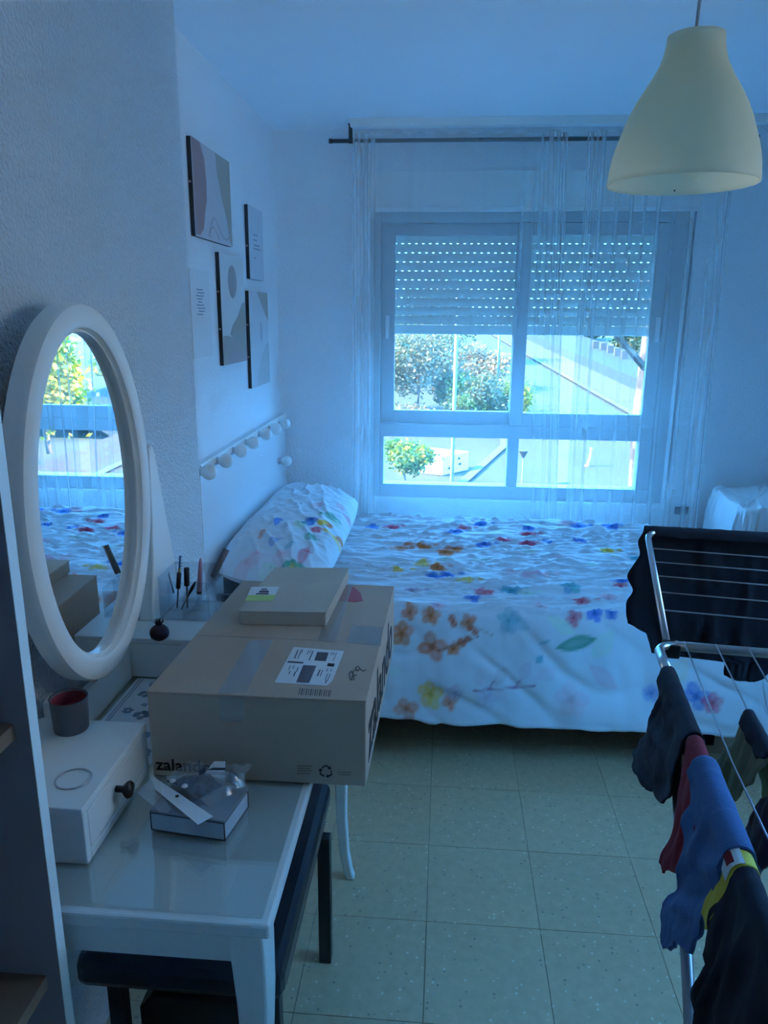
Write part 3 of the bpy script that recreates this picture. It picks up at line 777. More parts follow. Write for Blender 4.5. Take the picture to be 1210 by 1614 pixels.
# ---------------------------------------------------------------- stool under the table
sl = thing('stool', 'black padded stool with square legs pushed under the dressing table', 'stool', (-.43, 1.32, 0))
bx('seat', 'black_leather', sl, -.625, -.250, 1.035, 1.605, .405, .468, .018)
bx('seat_frame', 'black_wood', sl, -.605, -.262, 1.115, 1.585, .360, .404, .003)
for x in (-.598, -.273):
    for y in (1.135, 1.555):
        xx = x - (.035 if (y < 1.3 and x > -.4) else 0)
        bx('leg', 'black_wood', sl, xx - .015 if x < -.4 else xx, xx + .015 if x < -.4 else xx + .030, y - .015 - .02 * (y > 1.3), y + .015 - .02 * (y > 1.3), 0, .36, .002)
bn = thing('storage_case', 'flat black case with a raised grip standing under the stool', 'case', (-.455, 1.20, 0))
pr_ = [(-.575, 0), (-.335, 0), (-.335, .252), (-.55, .252), (-.575, .222)]
MB().prism(pr_, 1.165, 1.235, lambda a, b, d: (a, d, b)).build('body', 'black_wood', bn, bevel=.006)
bx('grip', 'black_wood', bn, -.515, -.440, 1.175, 1.225, .252, .350, .008)
bx('clasp', 'dark_knob', bn, -.480, -.460, 1.159, 1.165, .16, .19)

# ================================================================ things on the table
BXx0, BXx1, BXy0, BXy1, BZ = -.499, -.118, 1.146, 1.708, .936
pb = thing('parcel_box', 'large brown cardboard parcel with shipping label on the dressing table', 'box', (-.31, 1.42, DT))
CN = [Vector((-.499, 1.146, 0)), Vector((-.118, 1.148, 0)), Vector((-.108, 1.708, 0)), Vector((-.478, 1.711, 0))]
def slab(c, z0, z1): return MB().hexa([Vector((q.x, q.y, z0)) for q in c] + [Vector((q.x, q.y, z1)) for q in c])
slab(CN, DT, BZ - .003).build('carton', 'cardboard', pb, bevel=.003)
mL, mR = CN[0].lerp(CN[3], .42), CN[1].lerp(CN[2], .42); ge_ = Vector((0, .0008, 0))
slab([CN[0], CN[1], mR - ge_, mL - ge_], BZ - .003, BZ).build('flap', 'cardboard', pb)
slab([mL + ge_, mR + ge_, CN[2], CN[3]], BZ - .003, BZ).build('flap', 'cardboard', pb)
def decal(name, pts, m, parent, z, t=.0004, fn=None):
    P = [fn(*q) if fn else onz(q[0], q[1], z) for q in pts]
    k = len(P); nrm = Vector((0, 0, t))
    vs = list(P) + [q + nrm for q in P]
    fs = [tuple(range(k - 1, -1, -1)), tuple(range(k, 2 * k))] + [(i, (i + 1) % k, k + (i + 1) % k, k + i) for i in range(k)]
    return MB().add(vs, fs).build(name, m, parent)
decal('tape_strip', [(393, 1010), (431, 1008), (388, 1091), (343, 1093)], 'tape', pb, BZ + .0002)
tp2 = MB().add([(-.372, BXy0 - .0006, BZ), (-.328, BXy0 - .0006, BZ), (-.328, BXy0 - .0006, BZ - .05), (-.372, BXy0 - .0006, BZ - .05)], [(0, 1, 2, 3)]); tp2.build('tape_strip', 'tape', pb)
decal('tape_strip', [(532, 921), (556, 921), (528, 1012), (500, 1010)], 'tape', pb, BZ + .0008)
decal('tape_strip', [(556, 985), (604, 989), (600, 1018), (546, 1013)], 'tape', pb, BZ + .0004)
decal('red_mark', [(527, 946), (528, 924), (543, 921), (558, 925), (568, 935), (572, 947), (560, 949), (540, 948)], 'red_print', pb, BZ + .0001)
lab = decal('shipping_label', [(462.7, 1020), (542, 1026.5), (526, 1068), (522, 1075), (515, 1081), (432.5, 1076)], 'paper', pb, BZ + .0006)
mat('label_bar', (.10, .10, .14), .7)
def lp(cx, cy): return (420 + cx / 8.643, 1000 + cy / 8.643)      # detail crop -> photo pixel
def quad(name, pts, m='label_bar', z=BZ + .0011): return decal(name, [lp(*q) for q in pts], m, lab, z)
for (x0, y0, x1, y1, w, nb) in [(690, 240, 650, 358, 155, 11), (500, 420, 400, 655, 178, 19)]:       # stacks of bars
    for k in range(nb):
        a, b = k / nb, (k + .62) / nb
        quad('print', [(x0 + (x1 - x0) * a, y0 + (y1 - y0) * a), (x0 + w + (x1 - x0) * a, y0 + 10 + (y1 - y0) * a), (x0 + w + (x1 - x0) * b, y0 + 10 + (y1 - y0) * b), (x0 + (x1 - x0) * b, y0 + (y1 - y0) * b)])
for (x0, y0, L, w) in [(420, 215, 110, 14), (470, 210, 60, 8), (490, 208, 50, 8), (450, 262, 70, 8), (570, 215, 60, 8), (600, 215, 40, 8), (628, 222, 130, 14), (890, 240, 40, 8), (920, 245, 40, 8), (950, 250, 40, 8), (930, 300, 60, 7),
                       (320, 425, 60, 9), (370, 425, 40, 9), (425, 450, 60, 12), (385, 510, 60, 16), (315, 500, 40, 12), (720, 480, 85, 16), (760, 485, 85, 9), (830, 465, 40, 9), (880, 470, 30, 9), (830, 535, 90, 9), (862, 540, 90, 9), (810, 625, 40, 14)]:
    s = -.42
    quad('print', [(x0, y0), (x0 + w, y0 + 1), (x0 + w + s * L, y0 + L), (x0 + s * L, y0 + L)])
quad('print', [(290, 365), (505, 378), (495, 395), (282, 382)]); quad('print', [(838, 392), (930, 402), (912, 440), (822, 430)], 'ink')
for k in range(15):                                   # bar code printed on the carton
    x = 470 + k * 3.55; w = (1.3, 2.2, .9, 1.8)[k % 4]
    decal('print', [(x + 2, 1085 + k * .22), (x + 2 + w, 1085 + k * .22), (x + w, 1095 + k * .22), (x, 1095 + k * .22)], 'ink_soft', pb, BZ + .0001)
def hand(pts, w=.0011):                               # marker pen
    MB().tube([onz(*q, BZ + .0003) for q in pts], w, 5).build('handwriting', 'ink_soft', pb)
hand([(552, 1072), (550, 1062), (553, 1058), (556, 1062), (554, 1072)]); hand([(558, 1072), (556, 1058), (562, 1056)]); hand([(557, 1065), (562, 1064)])
hand([(563, 1057), (560, 1053), (564, 1050), (567, 1054), (563, 1058)]); hand([(567, 1054), (572, 1058), (576, 1056)])
Fy = BXy0 - .0002
text_mesh('zalando', 'lettering', .033, frame(ony(246, 1213, Fy), (1, 0, .0), (0, 0, 1)), 'ink', pb)
for i, q in enumerate([1207, 1211, 1215, 1219]):
    a, b = ony(468, q, Fy), ony(492 - 3 * (i % 2), q + .4, Fy); MB().tube([a, b], .0006, 4).build('print', 'ink_soft', pb)
for q in (1217, 1221):
    MB().tube([ony(532, q, Fy), ony(553, q + .5, Fy)], .0006, 4).build('print', 'ink_soft', pb)
rc = ony(513.5, 1216, Fy)                             # three chasing arrows
for k in range(3):
    t0 = math.radians(90 + 120 * k)
    A_ = [rc + Vector((.0105 * math.cos(t0 + d), 0, .0105 * math.sin(t0 + d))) * f for d, f in ((.75, .92), (.15, 1.05), (-.15, 1.05), (-.62, .92))]
    MB().tube(A_, .0013, 5).build('recycling_arrow', 'ink', pb)
    e = A_[-1]; d_ = (A_[-1] - A_[-2]).normalized(); s_ = Vector((d_.z, 0, -d_.x))
    MB().add([e + s_ * .004, e - s_ * .004, e + d_ * .005], [(0, 1, 2)]).build('recycling_arrow', 'ink', pb)
text_mesh('zalando', 'lettering', .155, frame(CN[1].lerp(CN[2], .06) + Vector((.0006, 0, DT + .028)), CN[2] - CN[1], (0, 0, 1)), 'ink', pb)
pk = thing('small_parcel', 'flat brown cardboard mailer lying on the large parcel', 'box', (-.325, 1.59, BZ))
a, b, c = onz(378, 985, BZ), onz(514, 987, BZ), onz(528, 914, BZ)
e1 = b - a; e2 = Vector((0.012, c.y - b.y, 0)); b2 = a + e1
hb = Vector((0, 0, .030))
pts = [a, b, b + e2, a + e2]
MB().hexa(pts + [q + hb for q in pts]).build('carton', 'cardboard_plain', pk, bevel=.0025)
fr_ = [a + Vector((-.001, -.0012, .0305)), b + Vector((.001, -.0012, .0305)), b + e2 + Vector((.001, 0, .0305)), a + e2 + Vector((-.001, 0, .0305))]
MB().hexa([q - Vector((0, 0, .001)) for q in fr_] + [q + Vector((0, 0, .0012)) for q in fr_]).build('lid', 'cardboard_plain', pk)
zt = BZ + .0320
sl_ = decal('address_label', [(386.6, 946.5), (396, 925), (440, 925), (429.5, 946.5)], 'paper', pk, zt)
decal('label_stripe', [(386.6, 947), (391, 938), (434, 938), (429.5, 947)], 'green_print', sl_, zt + .0005)
decal('print', [(409, 931), (424, 931), (423, 934), (408, 934)], 'label_bar', sl_, zt + .0005); decal('print', [(404, 935), (424, 935), (423, 937), (403, 937)], 'label_bar', sl_, zt + .0005)
decal('print', [(412, 928), (421, 928), (420.5, 929.5), (411.5, 929.5)], 'label_bar', sl_, zt + .0005)

# white slip-lid box with wrappers on it
wbx = thing('white_box', 'small white box with dark edges holding crumpled wrappers on the glass top', 'box', (-.38, 1.05, DT))
q0, q1, q3 = onz(239, 1308, DT), onz(354.5, 1326, DT), onz(391, 1273, DT)
q2 = q3; q4 = q0 + (q3 - q1)
mat('pale_card', (.55, .60, .66), .45); mat('dark_edge', (.06, .07, .09), .5); mat('grey_lid', (.30, .34, .38), .3)
MB().hexa([q0, q1, q3, q4] + [q + Vector((0, 0, .033)) for q in (q0, q1, q3, q4)]).build('tray', 'pale_card', wbx, bevel=.001)
ctr = (q0 + q1 + q3 + q4) / 4
ls = [ctr + (q - ctr) * 1.012 for q in (q0, q1, q3, q4)]
MB().hexa([q + Vector((0, 0, .0335)) for q in ls] + [q + Vector((0, 0, .0365)) for q in ls]).build('lid', 'grey_lid', wbx)
for a, b in ((q0, q1), (q1, q3), (q3, q4), (q4, q0)):
    for zz in (.0012, .0318): MB().tube([a + Vector((0, 0, zz)), b + Vector((0, 0, zz))], .0012, 4).build('edge', 'dark_edge', wbx)
for a in (q0, q1, q3): MB().tube([a + Vector((0, 0, .001)), a + Vector((0, 0, .032))], .0012, 4).build('edge', 'dark_edge', wbx)
def crumple(name, quadpts, nu, nv, amp, seed, m, parent, lift=0.0, sc=28):
    A, B, C, D = quadpts; P = []
    for i in range(nu):
        for j in range(nv):
            u, v = i / (nu - 1), j / (nv - 1)
            p = (A * (1 - u) + B * u) * (1 - v) + (D * (1 - u) + C * u) * v
            w = nz(p.x * sc, p.y * sc, seed) + .6 * nz(p.x * sc * 2.3, p.y * sc * 2.3, seed + 3)
            P.append(p + Vector((.2 * amp * nz(p.y * sc, p.x * sc, seed + 9), 0, lift * math.sin(math.pi * u) * math.sin(math.pi * v) + amp * abs(w))))
    return MB().grid(P, nu, nv).build(name, m, parent, smooth=False)
ZT = DT + .0372
bag = thing('plastic_bag', 'clear crumpled plastic bag with dark contents on the small white box', 'bag', tuple(onz(320, 1235, ZT)))
def bp(px, py, dz=0): return onz(px, py, ZT + dz)
crumple('film', [bp(258, 1225, .02), bp(330, 1275, .004), bp(388, 1238, .010), bp(385, 1222, .02)], 26, 26, .012, 2, 'plastic_film', bag, .022)
crumple('film', [bp(265, 1232, .004), bp(325, 1270, .001), bp(375, 1240, .002), bp(372, 1226, .006)], 16, 16, .006, 5, 'plastic_film', bag, .006)
mat('dark_fill', (.035, .05, .07), .6)
crumple('contents', [bp(262, 1232, .010), bp(315, 1260, .004), bp(350, 1240, .012), bp(330, 1222, .018)], 18, 18, .006, 8, 'dark_fill', bag, .014)
crumple('contents', [bp(355, 1232, .012), bp(372, 1240, .006), bp(378, 1222, .014), bp(362, 1215, .018)], 8, 8, .005, 11, 'dark_fill', bag, .006)
def up_(px, py, y): return ony(px, py, y)
crumple('film', [up_(262, 1228, 1.075), up_(372, 1240, 1.075), up_(398, 1206, 1.115), up_(296, 1203, 1.115)], 24, 14, .008, 15, 'plastic_film', bag, .004, 40)
lb = crumple('bag_label', [up_(322, 1220, 1.085), up_(354, 1231, 1.085), up_(355, 1200, 1.105), up_(338, 1200, 1.105)], 8, 8, .002, 4, 'paper', bag, .002)
MB().add([up_(324, 1214, 1.083), up_(355, 1214, 1.083), up_(355, 1210, 1.083), up_(336, 1210, 1.083)], [(0, 1, 2, 3)]).build('print', 'label_bar', lb)
MB().add([up_(312, 1224, 1.083), up_(322, 1219, 1.083), up_(326, 1208, 1.083), up_(314, 1214, 1.083)], [(0, 1, 2, 3)]).build('print', 'label_bar', lb)
for q in ((272, 1231), (291, 1239)):
    MB().lathe([(.0005, .003), (.004, .0022), (.0055, 0)], tuple(bp(q[0], q[1], .024)), 8).build('tablet', 'paper', bag, smooth=True)
wl = thing('paper_strip', 'white folded paper strip sticking out over the edge of the small white box', 'paper', tuple(bp(280, 1262)))
sp = crumple('strip', [bp(238, 1222, .012), bp(244, 1244, .010), bp(312, 1300, .006), bp(336, 1287, .006)], 6, 18, .0015, 3, 'paper', wl, .0)
MB().lathe([(.0005, .0012), (.0028, .001), (.003, 0)], tuple(bp(279, 1255, .0125)), 10).build('print', 'ink', sp)
cs = crumple('clear_sleeve', [bp(212, 1246, .006), bp(257, 1286, .003), bp(272, 1276, .005), bp(238, 1230, .010)], 8, 10, .003, 6, 'plastic_film', wl)

# on the near drawer unit
pot = thing('candle_cup', 'grey cup with dark red wax inside on the near drawer unit', 'cup', tuple(onz(113, 1150, ZD)))
pc = onz(113, 1148, ZD); PR = .0315; PH = .060
MB().lathe([(.0005, 0), (PR * .88, 0), (PR * .92, .003), (PR, PH), (PR * 1.02, PH + .001), (PR * .93, PH), (PR * .88, .012), (.0005, .011)], tuple(pc), 36).build('cup', 'pot_grey', pot, smooth=True, bevel=0)
MB().lathe([(PR * .918, PH - .003), (PR * .890, .034), (PR * .86, .032), (.0005, .031)], tuple(pc), 30).build('wax', 'candle_red', pot, smooth=True)
tag(MB().lathe([(.0265 + .0013 * math.cos(t), .0014 + .0013 * math.sin(t)) for t in [k * math.pi / 4 for k in range(8)]], tuple((onz(90, 1236, ZD) + onz(141, 1221, ZD)) / 2 + Vector((0, 0, .0))), 48, close=True).build('bangle', 'silver', None, smooth=True), 'thin silver bangle lying on the near drawer unit', 'bracelet')
# patterned paper between the drawer units
pp_ = thing('patterned_runner', 'white paper runner printed with grey flowers between the drawer units', 'paper', (-.60, 1.33, DT))
bx('sheet', 'paper', pp_, -.672, -.515, 1.175, 1.500, DT + .0004, DT + .0016)
mat('grey_print', (.30, .36, .46), .8)
for o_ in (.008, .014): bx('printed_line', 'grey_print', pp_, -.672 + o_, -.672 + o_ + .002, 1.18, 1.496, DT + .0016, DT + .0019)
rng = random.Random(3)
for (fx, fy, r) in [(-.635, 1.36, .014), (-.628, 1.43, .016), (-.600, 1.345, .020), (-.585, 1.42, .026), (-.618, 1.475, .018), (-.560, 1.36, .02), (-.61, 1.385, .008), (-.60, 1.445, .008), (-.57, 1.27, .02), (-.545, 1.21, .02)]:
    for k in range(6):
        t = k * math.pi / 3 + rng.random()
        MB().prism([(fx + r * .55 * math.cos(t) + r * .36 * math.cos(s * math.pi / 4), fy + r * .55 * math.sin(t) + r * .36 * math.sin(s * math.pi / 4)) for s in range(8)], DT + .0016, DT + .0019, lambda a, b, d: (a, b, d)).build('printed_petal', 'grey_print', pp_)

# on the far drawer unit: acrylic organiser with make-up
og = thing('acrylic_organiser', 'clear acrylic make-up organiser standing on the far drawer unit', 'organiser', (-.59, 1.665, ZD))
def wallp(x0, x1, y0, y1, z1): bx('panel', 'acrylic', og, x0, x1, y0, y1, ZD, ZD + z1)
ox0, ox1, oy0, oy1 = -.655, -.535, 1.615, 1.735
bx('bottom', 'acrylic', og, ox0, ox1, oy0, oy1, ZD, ZD + .004)
wallp(ox0, ox1, oy0, oy0 + .003, .058); wallp(ox0, ox1, oy1 - .003, oy1, .105); wallp(ox0, ox0 + .003, oy0, oy1, .105); wallp(ox1 - .003, ox1, oy0, oy1, .075); wallp(ox0, ox1, 1.672, 1.675, .075); wallp(-.60, -.597, oy0, oy1, .06)
def stick(name, label, cat, parts, grp='make-up in the organiser'):
    parts = [([Vector((q.x, q.y, max(q.z, ZD + .008))) for q in pts], r, m, nm) for pts, r, m, nm in parts]
    o = thing(name, label, cat, tuple(parts[0][0][0]), grp)
    for (pts, r, m, nm) in parts: MB().tube(pts, r, 10).build(nm, m, o, smooth=True)
    return o
def lerp(a, b, t): return Vector(a) * (1 - t) + Vector(b) * t
def py_(px, py, y): return ony(px, py, y)
A_, B_ = py_(274, 935, 1.70), py_(250, 845, 1.73)
stick('eyebrow_pencil', 'thin dark pencil leaning against the mirror arm', 'pencil', [([A_, lerp(A_, B_, .72)], .0022, 'pot_grey', 'shaft'), ([lerp(A_, B_, .70), lerp(A_, B_, .76), B_], [.0034, .0030, .0008], 'dark_knob', 'tip')])
mat('wand_blue', (.05, .16, .30), .5); mat('gold', (.55, .38, .12), .35, .8); mat('pink', (.75, .35, .42), .3); mat('brush_grey', (.16, .16, .18), .5)
A_, B_ = py_(279, 958, 1.645), py_(284, 876, 1.645)
w = stick('mascara_wand', 'blue spiky mascara brush with gold collar in the organiser', 'make-up', [([A_, lerp(A_, B_, .45)], .0018, 'dark_knob', 'stem'), ([lerp(A_, B_, .38), lerp(A_, B_, .68)], .0055, 'dark_knob', 'cap'), ([lerp(A_, B_, .68), lerp(A_, B_, .76)], .0030, 'gold', 'collar'), ([lerp(A_, B_, .76), B_], .0022, 'wand_blue', 'brush_core')])
bm_ = MB()
for k in range(14):
    t = .80 + .19 * k / 14; c = lerp(A_, B_, t); ang = k * 2.4
    d = Vector((math.cos(ang), math.sin(ang), .25)) * .0085 * (1 - .35 * k / 14); bm_.tube([c, c + d], [.0012, .0003], 4)
bm_.build('bristles', 'wand_blue', w)
A_, B_ = py_(295, 958, 1.65), py_(294, 895, 1.65)
stick('mascara_tube', 'black mascara with square-ended cap upright in the organiser', 'make-up', [([A_, lerp(A_, B_, .58)], .0022, 'dark_knob', 'stem'), ([lerp(A_, B_, .56), B_], .0065, 'dark_knob', 'cap')])
A_, B_ = py_(286, 960, 1.655), py_(308, 917, 1.655)
stick('small_brush', 'small black brush leaning across the organiser', 'brush', [([A_, lerp(A_, B_, .6)], .0018, 'dark_knob', 'handle'), ([lerp(A_, B_, .58), lerp(A_, B_, .8), B_], [.003, .0048, .002], 'dark_knob', 'bristles')])
A_, B_ = py_(313, 965, 1.69), py_(316, 880, 1.69)
stick('lip_gloss', 'pink and taupe lip gloss tube with dark collar in the organiser', 'make-up', [([A_, lerp(A_, B_, .35)], .0060, 'acrylic', 'tube'), ([lerp(A_, B_, .35), lerp(A_, B_, .40)], .0066, 'dark_knob', 'collar'), ([lerp(A_, B_, .40), lerp(A_, B_, .92), B_], [.0072, .0045, .002], 'pink', 'cap')])
A_, B_ = py_(306, 968, 1.665), py_(357, 866, 1.70)
stick('face_brush', 'flat charcoal ended brush with clear handle leaning out of the organiser', 'brush', [([A_, lerp(A_, B_, .60)], [.0045, .006], 'acrylic', 'handle'), ([lerp(A_, B_, .58), B_], .0075, 'brush_grey', 'head')])
tag(bx('compact', 'pot_grey', None, -.545, -.513, 1.738, 1.752, ZD, ZD + .020, .003), 'small dark grey compact on the corner of the far drawer unit', 'make-up')
fc = onz(252, 1008, ZD)
pm = thing('pomegranate_ornament', 'dark plum pomegranate-shaped ornament on the far drawer unit', 'ornament', tuple(fc))
MB().lathe([(.0005, 0), (.010, .0005), (.019, .007), (.0215, .016), (.0195, .025), (.013, .032), (.006, .035), (.0005, .0355)], tuple(fc), 28).build('body', 'plum', pm, smooth=True)
cr = MB()
for k in range(7):
    t = k * 2 * math.pi / 7; d = Vector((math.cos(t), math.sin(t), 0)); s = Vector((-d.y, d.x, 0)); c = fc + Vector((0, 0, .034))
    cr.add([c + d * .004 + s * .004, c + d * .004 - s * .004, c + d * .012 + Vector((0, 0, .012))], [(0, 1, 2)])
    cr.add([c + d * .003 + s * .003, c + d * .003 - s * .003, c + d * .004 + Vector((0, 0, .016))], [(0, 1, 2)])
cr.build('crown', 'plum', pm, solid=.0012)

# ================================================================ bookcase at the near left
bk = thing('bookcase', 'tall open bookcase with white edges, dark inside and oak shelves', 'bookcase', (-.61, .42, 0))
BY = .79
bx('side_panel', 'dark_panel', bk, XN, -.4955, BY, BY + .018, 0, 2.1)
bx('edge_band', 'white_lacquer', bk, -.4955, -.4945, BY - .0005, BY + .0185, 0, 2.1)
bx('side_panel', 'dark_panel', bk, XN, -.4955, .02, .038, 0, 2.1)
bx('back_board', 'dark_panel', bk, XN, XN + .006, .038, BY, 0, 2.1)
for z in (.06, .39, .700, 1.080, 1.42, 1.76, 2.08): bx('shelf', 'oak', bk, XN + .006, -.515, .038, BY, z - .02, z)
# ================================================================ drying rack with laundry
RA = Vector((.377, .81, .92)); RU = Vector((.106, .994, 0)).normalized(); RV = Vector((RU.y, -RU.x, 0)); UP = Vector((0, 0, 1))
def rk(s, v, z=.92): q = RA + RU * s + RV * v; return Vector((q.x, q.y, z))
SF, SN, VW = .659, -.42, .56
rack = thing('drying_rack', 'steel folding clothes drying rack with one wing raised beside the bed', 'drying rack', tuple(rk(.1, .28, 0)))
def arc_corner(c, a, b, r, n=5):
    """rounded corner at c between directions a and b"""
    return [c + a * r * (1 - math.sin(t)) + b * r * (1 - math.cos(t)) for t in [k * math.pi / 2 / n for k in range(n + 1)]]
loop = []
for c, a, b in ((rk(SF, 0), -RU, RV), (rk(SF, VW), -RV, -RU), (rk(SN, VW), RU, -RV), (rk(SN, 0), RV, RU)):
    loop += arc_corner(c, a, b, .035)
MB().tube(loop + [loop[0], loop[1]], .0085, 12, cap=False).build('main_frame', 'steel', rack, smooth=True)
MB().tube([rk(SF - .03, 0), rk(SF - .12, 0)], .0098, 12).build('sleeve', 'steel', rack, smooth=True)
MB().tube([rk(SF, .035), rk(SF, VW - .035)], .0097, 12).build('cross_bar', 'grey_tube', rack, smooth=True)
for k in range(8):
    v = .052 + k * .0605
    MB().tube([rk(SF, v, .930), rk(.25, v - .004, .914), rk(SN, v, .922)], .0016, 6).build('wire', 'grey_tube', rack, smooth=True)
MB().tube([rk(.44, -.004, .905), rk(-.47, -.004, .0)], .0095, 10).build('leg', 'grey_tube', rack, smooth=True)
MB().tube([rk(.44, VW, .905), rk(-.47, VW, .0)], .0095, 10).build('leg', 'grey_tube', rack, smooth=True)
for v in (.34, .52): MB().tube([rk(-.20, v, .905), rk(.70, v, .0)], .0095, 10).build('leg', 'grey_tube', rack, smooth=True)
MB().tube([rk(.70, .34, .02), rk(.70, .52, .02)], .008, 8).build('foot_bar', 'grey_tube', rack)
MB().tube([rk(-.47, 0, .012), rk(-.47, VW, .012)], .008, 8).build('foot_bar', 'grey_tube', rack)
hx = MB(); hx.hexa([rk(SF - .012, .012, .895), rk(SF - .012, .045, .895), rk(SF + .022, .045, .895), rk(SF + .022, .012, .895), rk(SF - .012, .012, .925), rk(SF - .012, .045, .925), rk(SF + .022, .045, .925), rk(SF + .022, .012, .925)])
hx.build('hinge', 'dark_knob', rack, bevel=.004)
# raised wing
WL, WA = .385, math.radians(20)
def wg(l, v): return rk(SF + .015, v, .925) + RU * math.cos(WA) * l + UP * math.sin(WA) * l
wd = RU * math.cos(WA) + UP * math.sin(WA)
wp = [wg(0, .020)] + [wg(WL, .020) - wd * .035 * (1 - math.sin(t)) + RV * .035 * (1 - math.cos(t)) for t in [k * math.pi / 10 for k in range(6)]] + \
     [wg(WL, .54) - wd * .035 * (1 - math.cos(t)) - RV * .035 * (1 - math.sin(t)) for t in [k * math.pi / 10 for k in range(6)]] + [wg(0, .54)]
wing = MB().tube(wp, .0075, 12).build('wing', 'steel', rack, smooth=True)
for l in (.095, .155, .212, .264, .316):
    MB().tube([wg(l, .022) - UP * .002, wg(l, .28) - UP * .007, wg(l, .538) - UP * .002], .0015, 6).build('wire', 'grey_tube', wing, smooth=True)

def draped(name, label, cat, O, T, N, r, rowsA, rowsB, m, amp=.006, flare=.12, seed=0, nt=34, thick=.004, parent=None, group=None, bow=.0, crumpled=False):
    """cloth hung over a bar: rows (drop, t0, t1) on the -N side (A) and the +N side (B)"""
    def rows(R, d):
        for i in range(len(R) - 1):
            if R[i][0] <= d <= R[i + 1][0]:
                f = (d - R[i][0]) / max(1e-6, R[i + 1][0] - R[i][0]); f = f * f * (3 - 2 * f); return R[i][1] + (R[i + 1][1] - R[i][1]) * f, R[i][2] + (R[i + 1][2] - R[i][2]) * f
        return R[-1][1], R[-1][2]
    line = []
    dA, dB = rowsA[-1][0], rowsB[-1][0]
    nA = max(3, int(dA / .006)); nB = max(3, int(dB / .006))
    for i in range(nA, 0, -1): line.append(('A', dA * i / nA))
    for i in range(9): line.append(('T', math.pi * i / 8))
    for i in range(1, nB + 1): line.append(('B', dB * i / nB))
    P = []
    for kind, q in line:
        if kind == 'T':
            a0, a1 = rowsA[0][1:], rowsB[0][1:]; f = q / math.pi
            t0, t1 = a0[0] + (a1[0] - a0[0]) * f, a0[1] + (a1[1] - a0[1]) * f
        else: t0, t1 = rows(rowsA if kind == 'A' else rowsB, q)
        for j in range(nt):
            f = j / (nt - 1); t = t0 + (t1 - t0) * f + .006 * nz((q if kind != 'T' else 0) * 26, f * 1.5, seed + 2) * (kind != 'T')
            qq = q if kind != 'T' else 0
            w = nz(t * 38 + seed, qq * 9, seed) + .5 * nz(t * 90, qq * 14, seed + 4)
            if crumpled: w = .6 * nz(t * 22 + seed, qq * 11, seed) + 1.0 * (max(0, 1 - 2.6 * abs(nz(t * 9 + qq * 5 + seed, qq * 13 - t * 10, seed + 6))) - .35) + .12 * nz(t * 60, qq * 40, seed + 1)
            if kind == 'T': p = O + T * t + N * (-math.cos(q)) * r + UP * math.sin(q) * r + UP * amp * .6 * abs(w)
            else:
                s = -1 if kind == 'A' else 1
                off = r + flare * q + amp * (1 + min(1, q / .06)) * w + bow * math.sin(math.pi * f) * min(1, q / .08)
                p = O + T * t + N * s * off - UP * q * .985
            P.append(p)
    o = MB().grid(P, len(line), nt).build(name, m, parent, smooth=True, solid=thick, fix=False)
    if parent is None: tag(o, label, cat, group)
    return o, rows
O0 = rk(0, 0)
LG = 'laundry on the drying rack'
draped('sock', 'large black sock hung over the far end of the rack rail', 'sock', O0, RU, RV, .0125,
       [(0, .29, .53), (.05, .285, .525), (.10, .285, .525), (.13, .31, .53), (.18, .41, .56), (.21, .47, .585), (.24, .55, .605)],
       [(0, .29, .53), (.04, .27, .50), (.09, .28, .44), (.14, .30, .36)], 'navy_cloth', .005, .09, 2, nt=50, group=LG, bow=.006, crumpled=True)
draped('briefs', 'burgundy red cloth hung over the rack rail beside the blue towelling', 'clothing', O0, RU, RV, .0115,
       [(0, .15, .285), (.10, .15, .24), (.14, .16, .238), (.20, .222, .246)], [(0, .15, .285), (.10, .16, .27), (.22, .17, .26)], 'red_cloth', .003, .12, 6, group=LG)
draped('towel_cloth', 'crumpled blue towelling cloth hung over the rack rail', 'clothing', O0, RU, RV, .0175,
       [(0, .015, .215), (.05, .01, .185), (.125, .03, .168), (.18, .05, .172), (.22, .10, .190), (.25, .125, .198), (.275, .15, .170)],
       [(0, .015, .215), (.08, .0, .20), (.16, -.02, .17), (.20, -.01, .12)], 'blue_cloth', .0055, .06, 9, nt=60, thick=.006, group=LG, crumpled=True)
bxr, _ = draped('boxer_shorts', 'dark navy boxer shorts with yellow waistband hung over the rack rail', 'clothing', O0, RU, RV, .0125,
       [(0, -.26, -.012), (.09, -.26, .004), (.12, -.26, -.004), (.135, -.26, -.022), (.17, -.26, -.018), (.20, -.26, -.06), (.30, -.26, -.12)],
       [(0, -.26, -.012), (.10, -.26, .02), (.28, -.26, .0)], 'navy_cloth', .006, .14, 13, nt=40, thick=.005, group=LG)
ORG[bxr.name] = Vector(bxr.location)
draped('waistband', '', '', O0, RU, RV, .0150, [(0, -.014, .022), (.06, -.004, .030), (.10, .006, .034)], [(0, -.014, .022), (.08, -.006, .034)], 'yellow_band', .002, .14, 13, nt=10, thick=.003, parent=bxr)
def onbar(s, d, r, side=-1):                           # a point on the cloth: s along the rail, d round and down
    if d < r * math.pi / 2:
        a = math.pi / 2 - d / r; return rk(s, 0) + RV * side * math.cos(a) * r + UP * math.sin(a) * r
    d2 = d - r * math.pi / 2; return rk(s, 0) + RV * side * (r + .14 * d2) - UP * d2
def patch(name, s0, s1, d0, d1, r, m, parent):
    P = [onbar(s0 + (s1 - s0) * i / 3 + (.004 * (j / 7)), d0 + (d1 - d0) * j / 7, r) for i in range(4) for j in range(8)]
    return MB().grid(P, 4, 8).build(name, m, parent, solid=.0008, fix=False)
lbp = patch('care_label', -.012, .019, .002, .042, .0182, 'paper', bxr)
patch('emblem', -.006, .013, .014, .027, .0192, 'red_cloth', lbp)
W2 = rk(0, .110, .917)
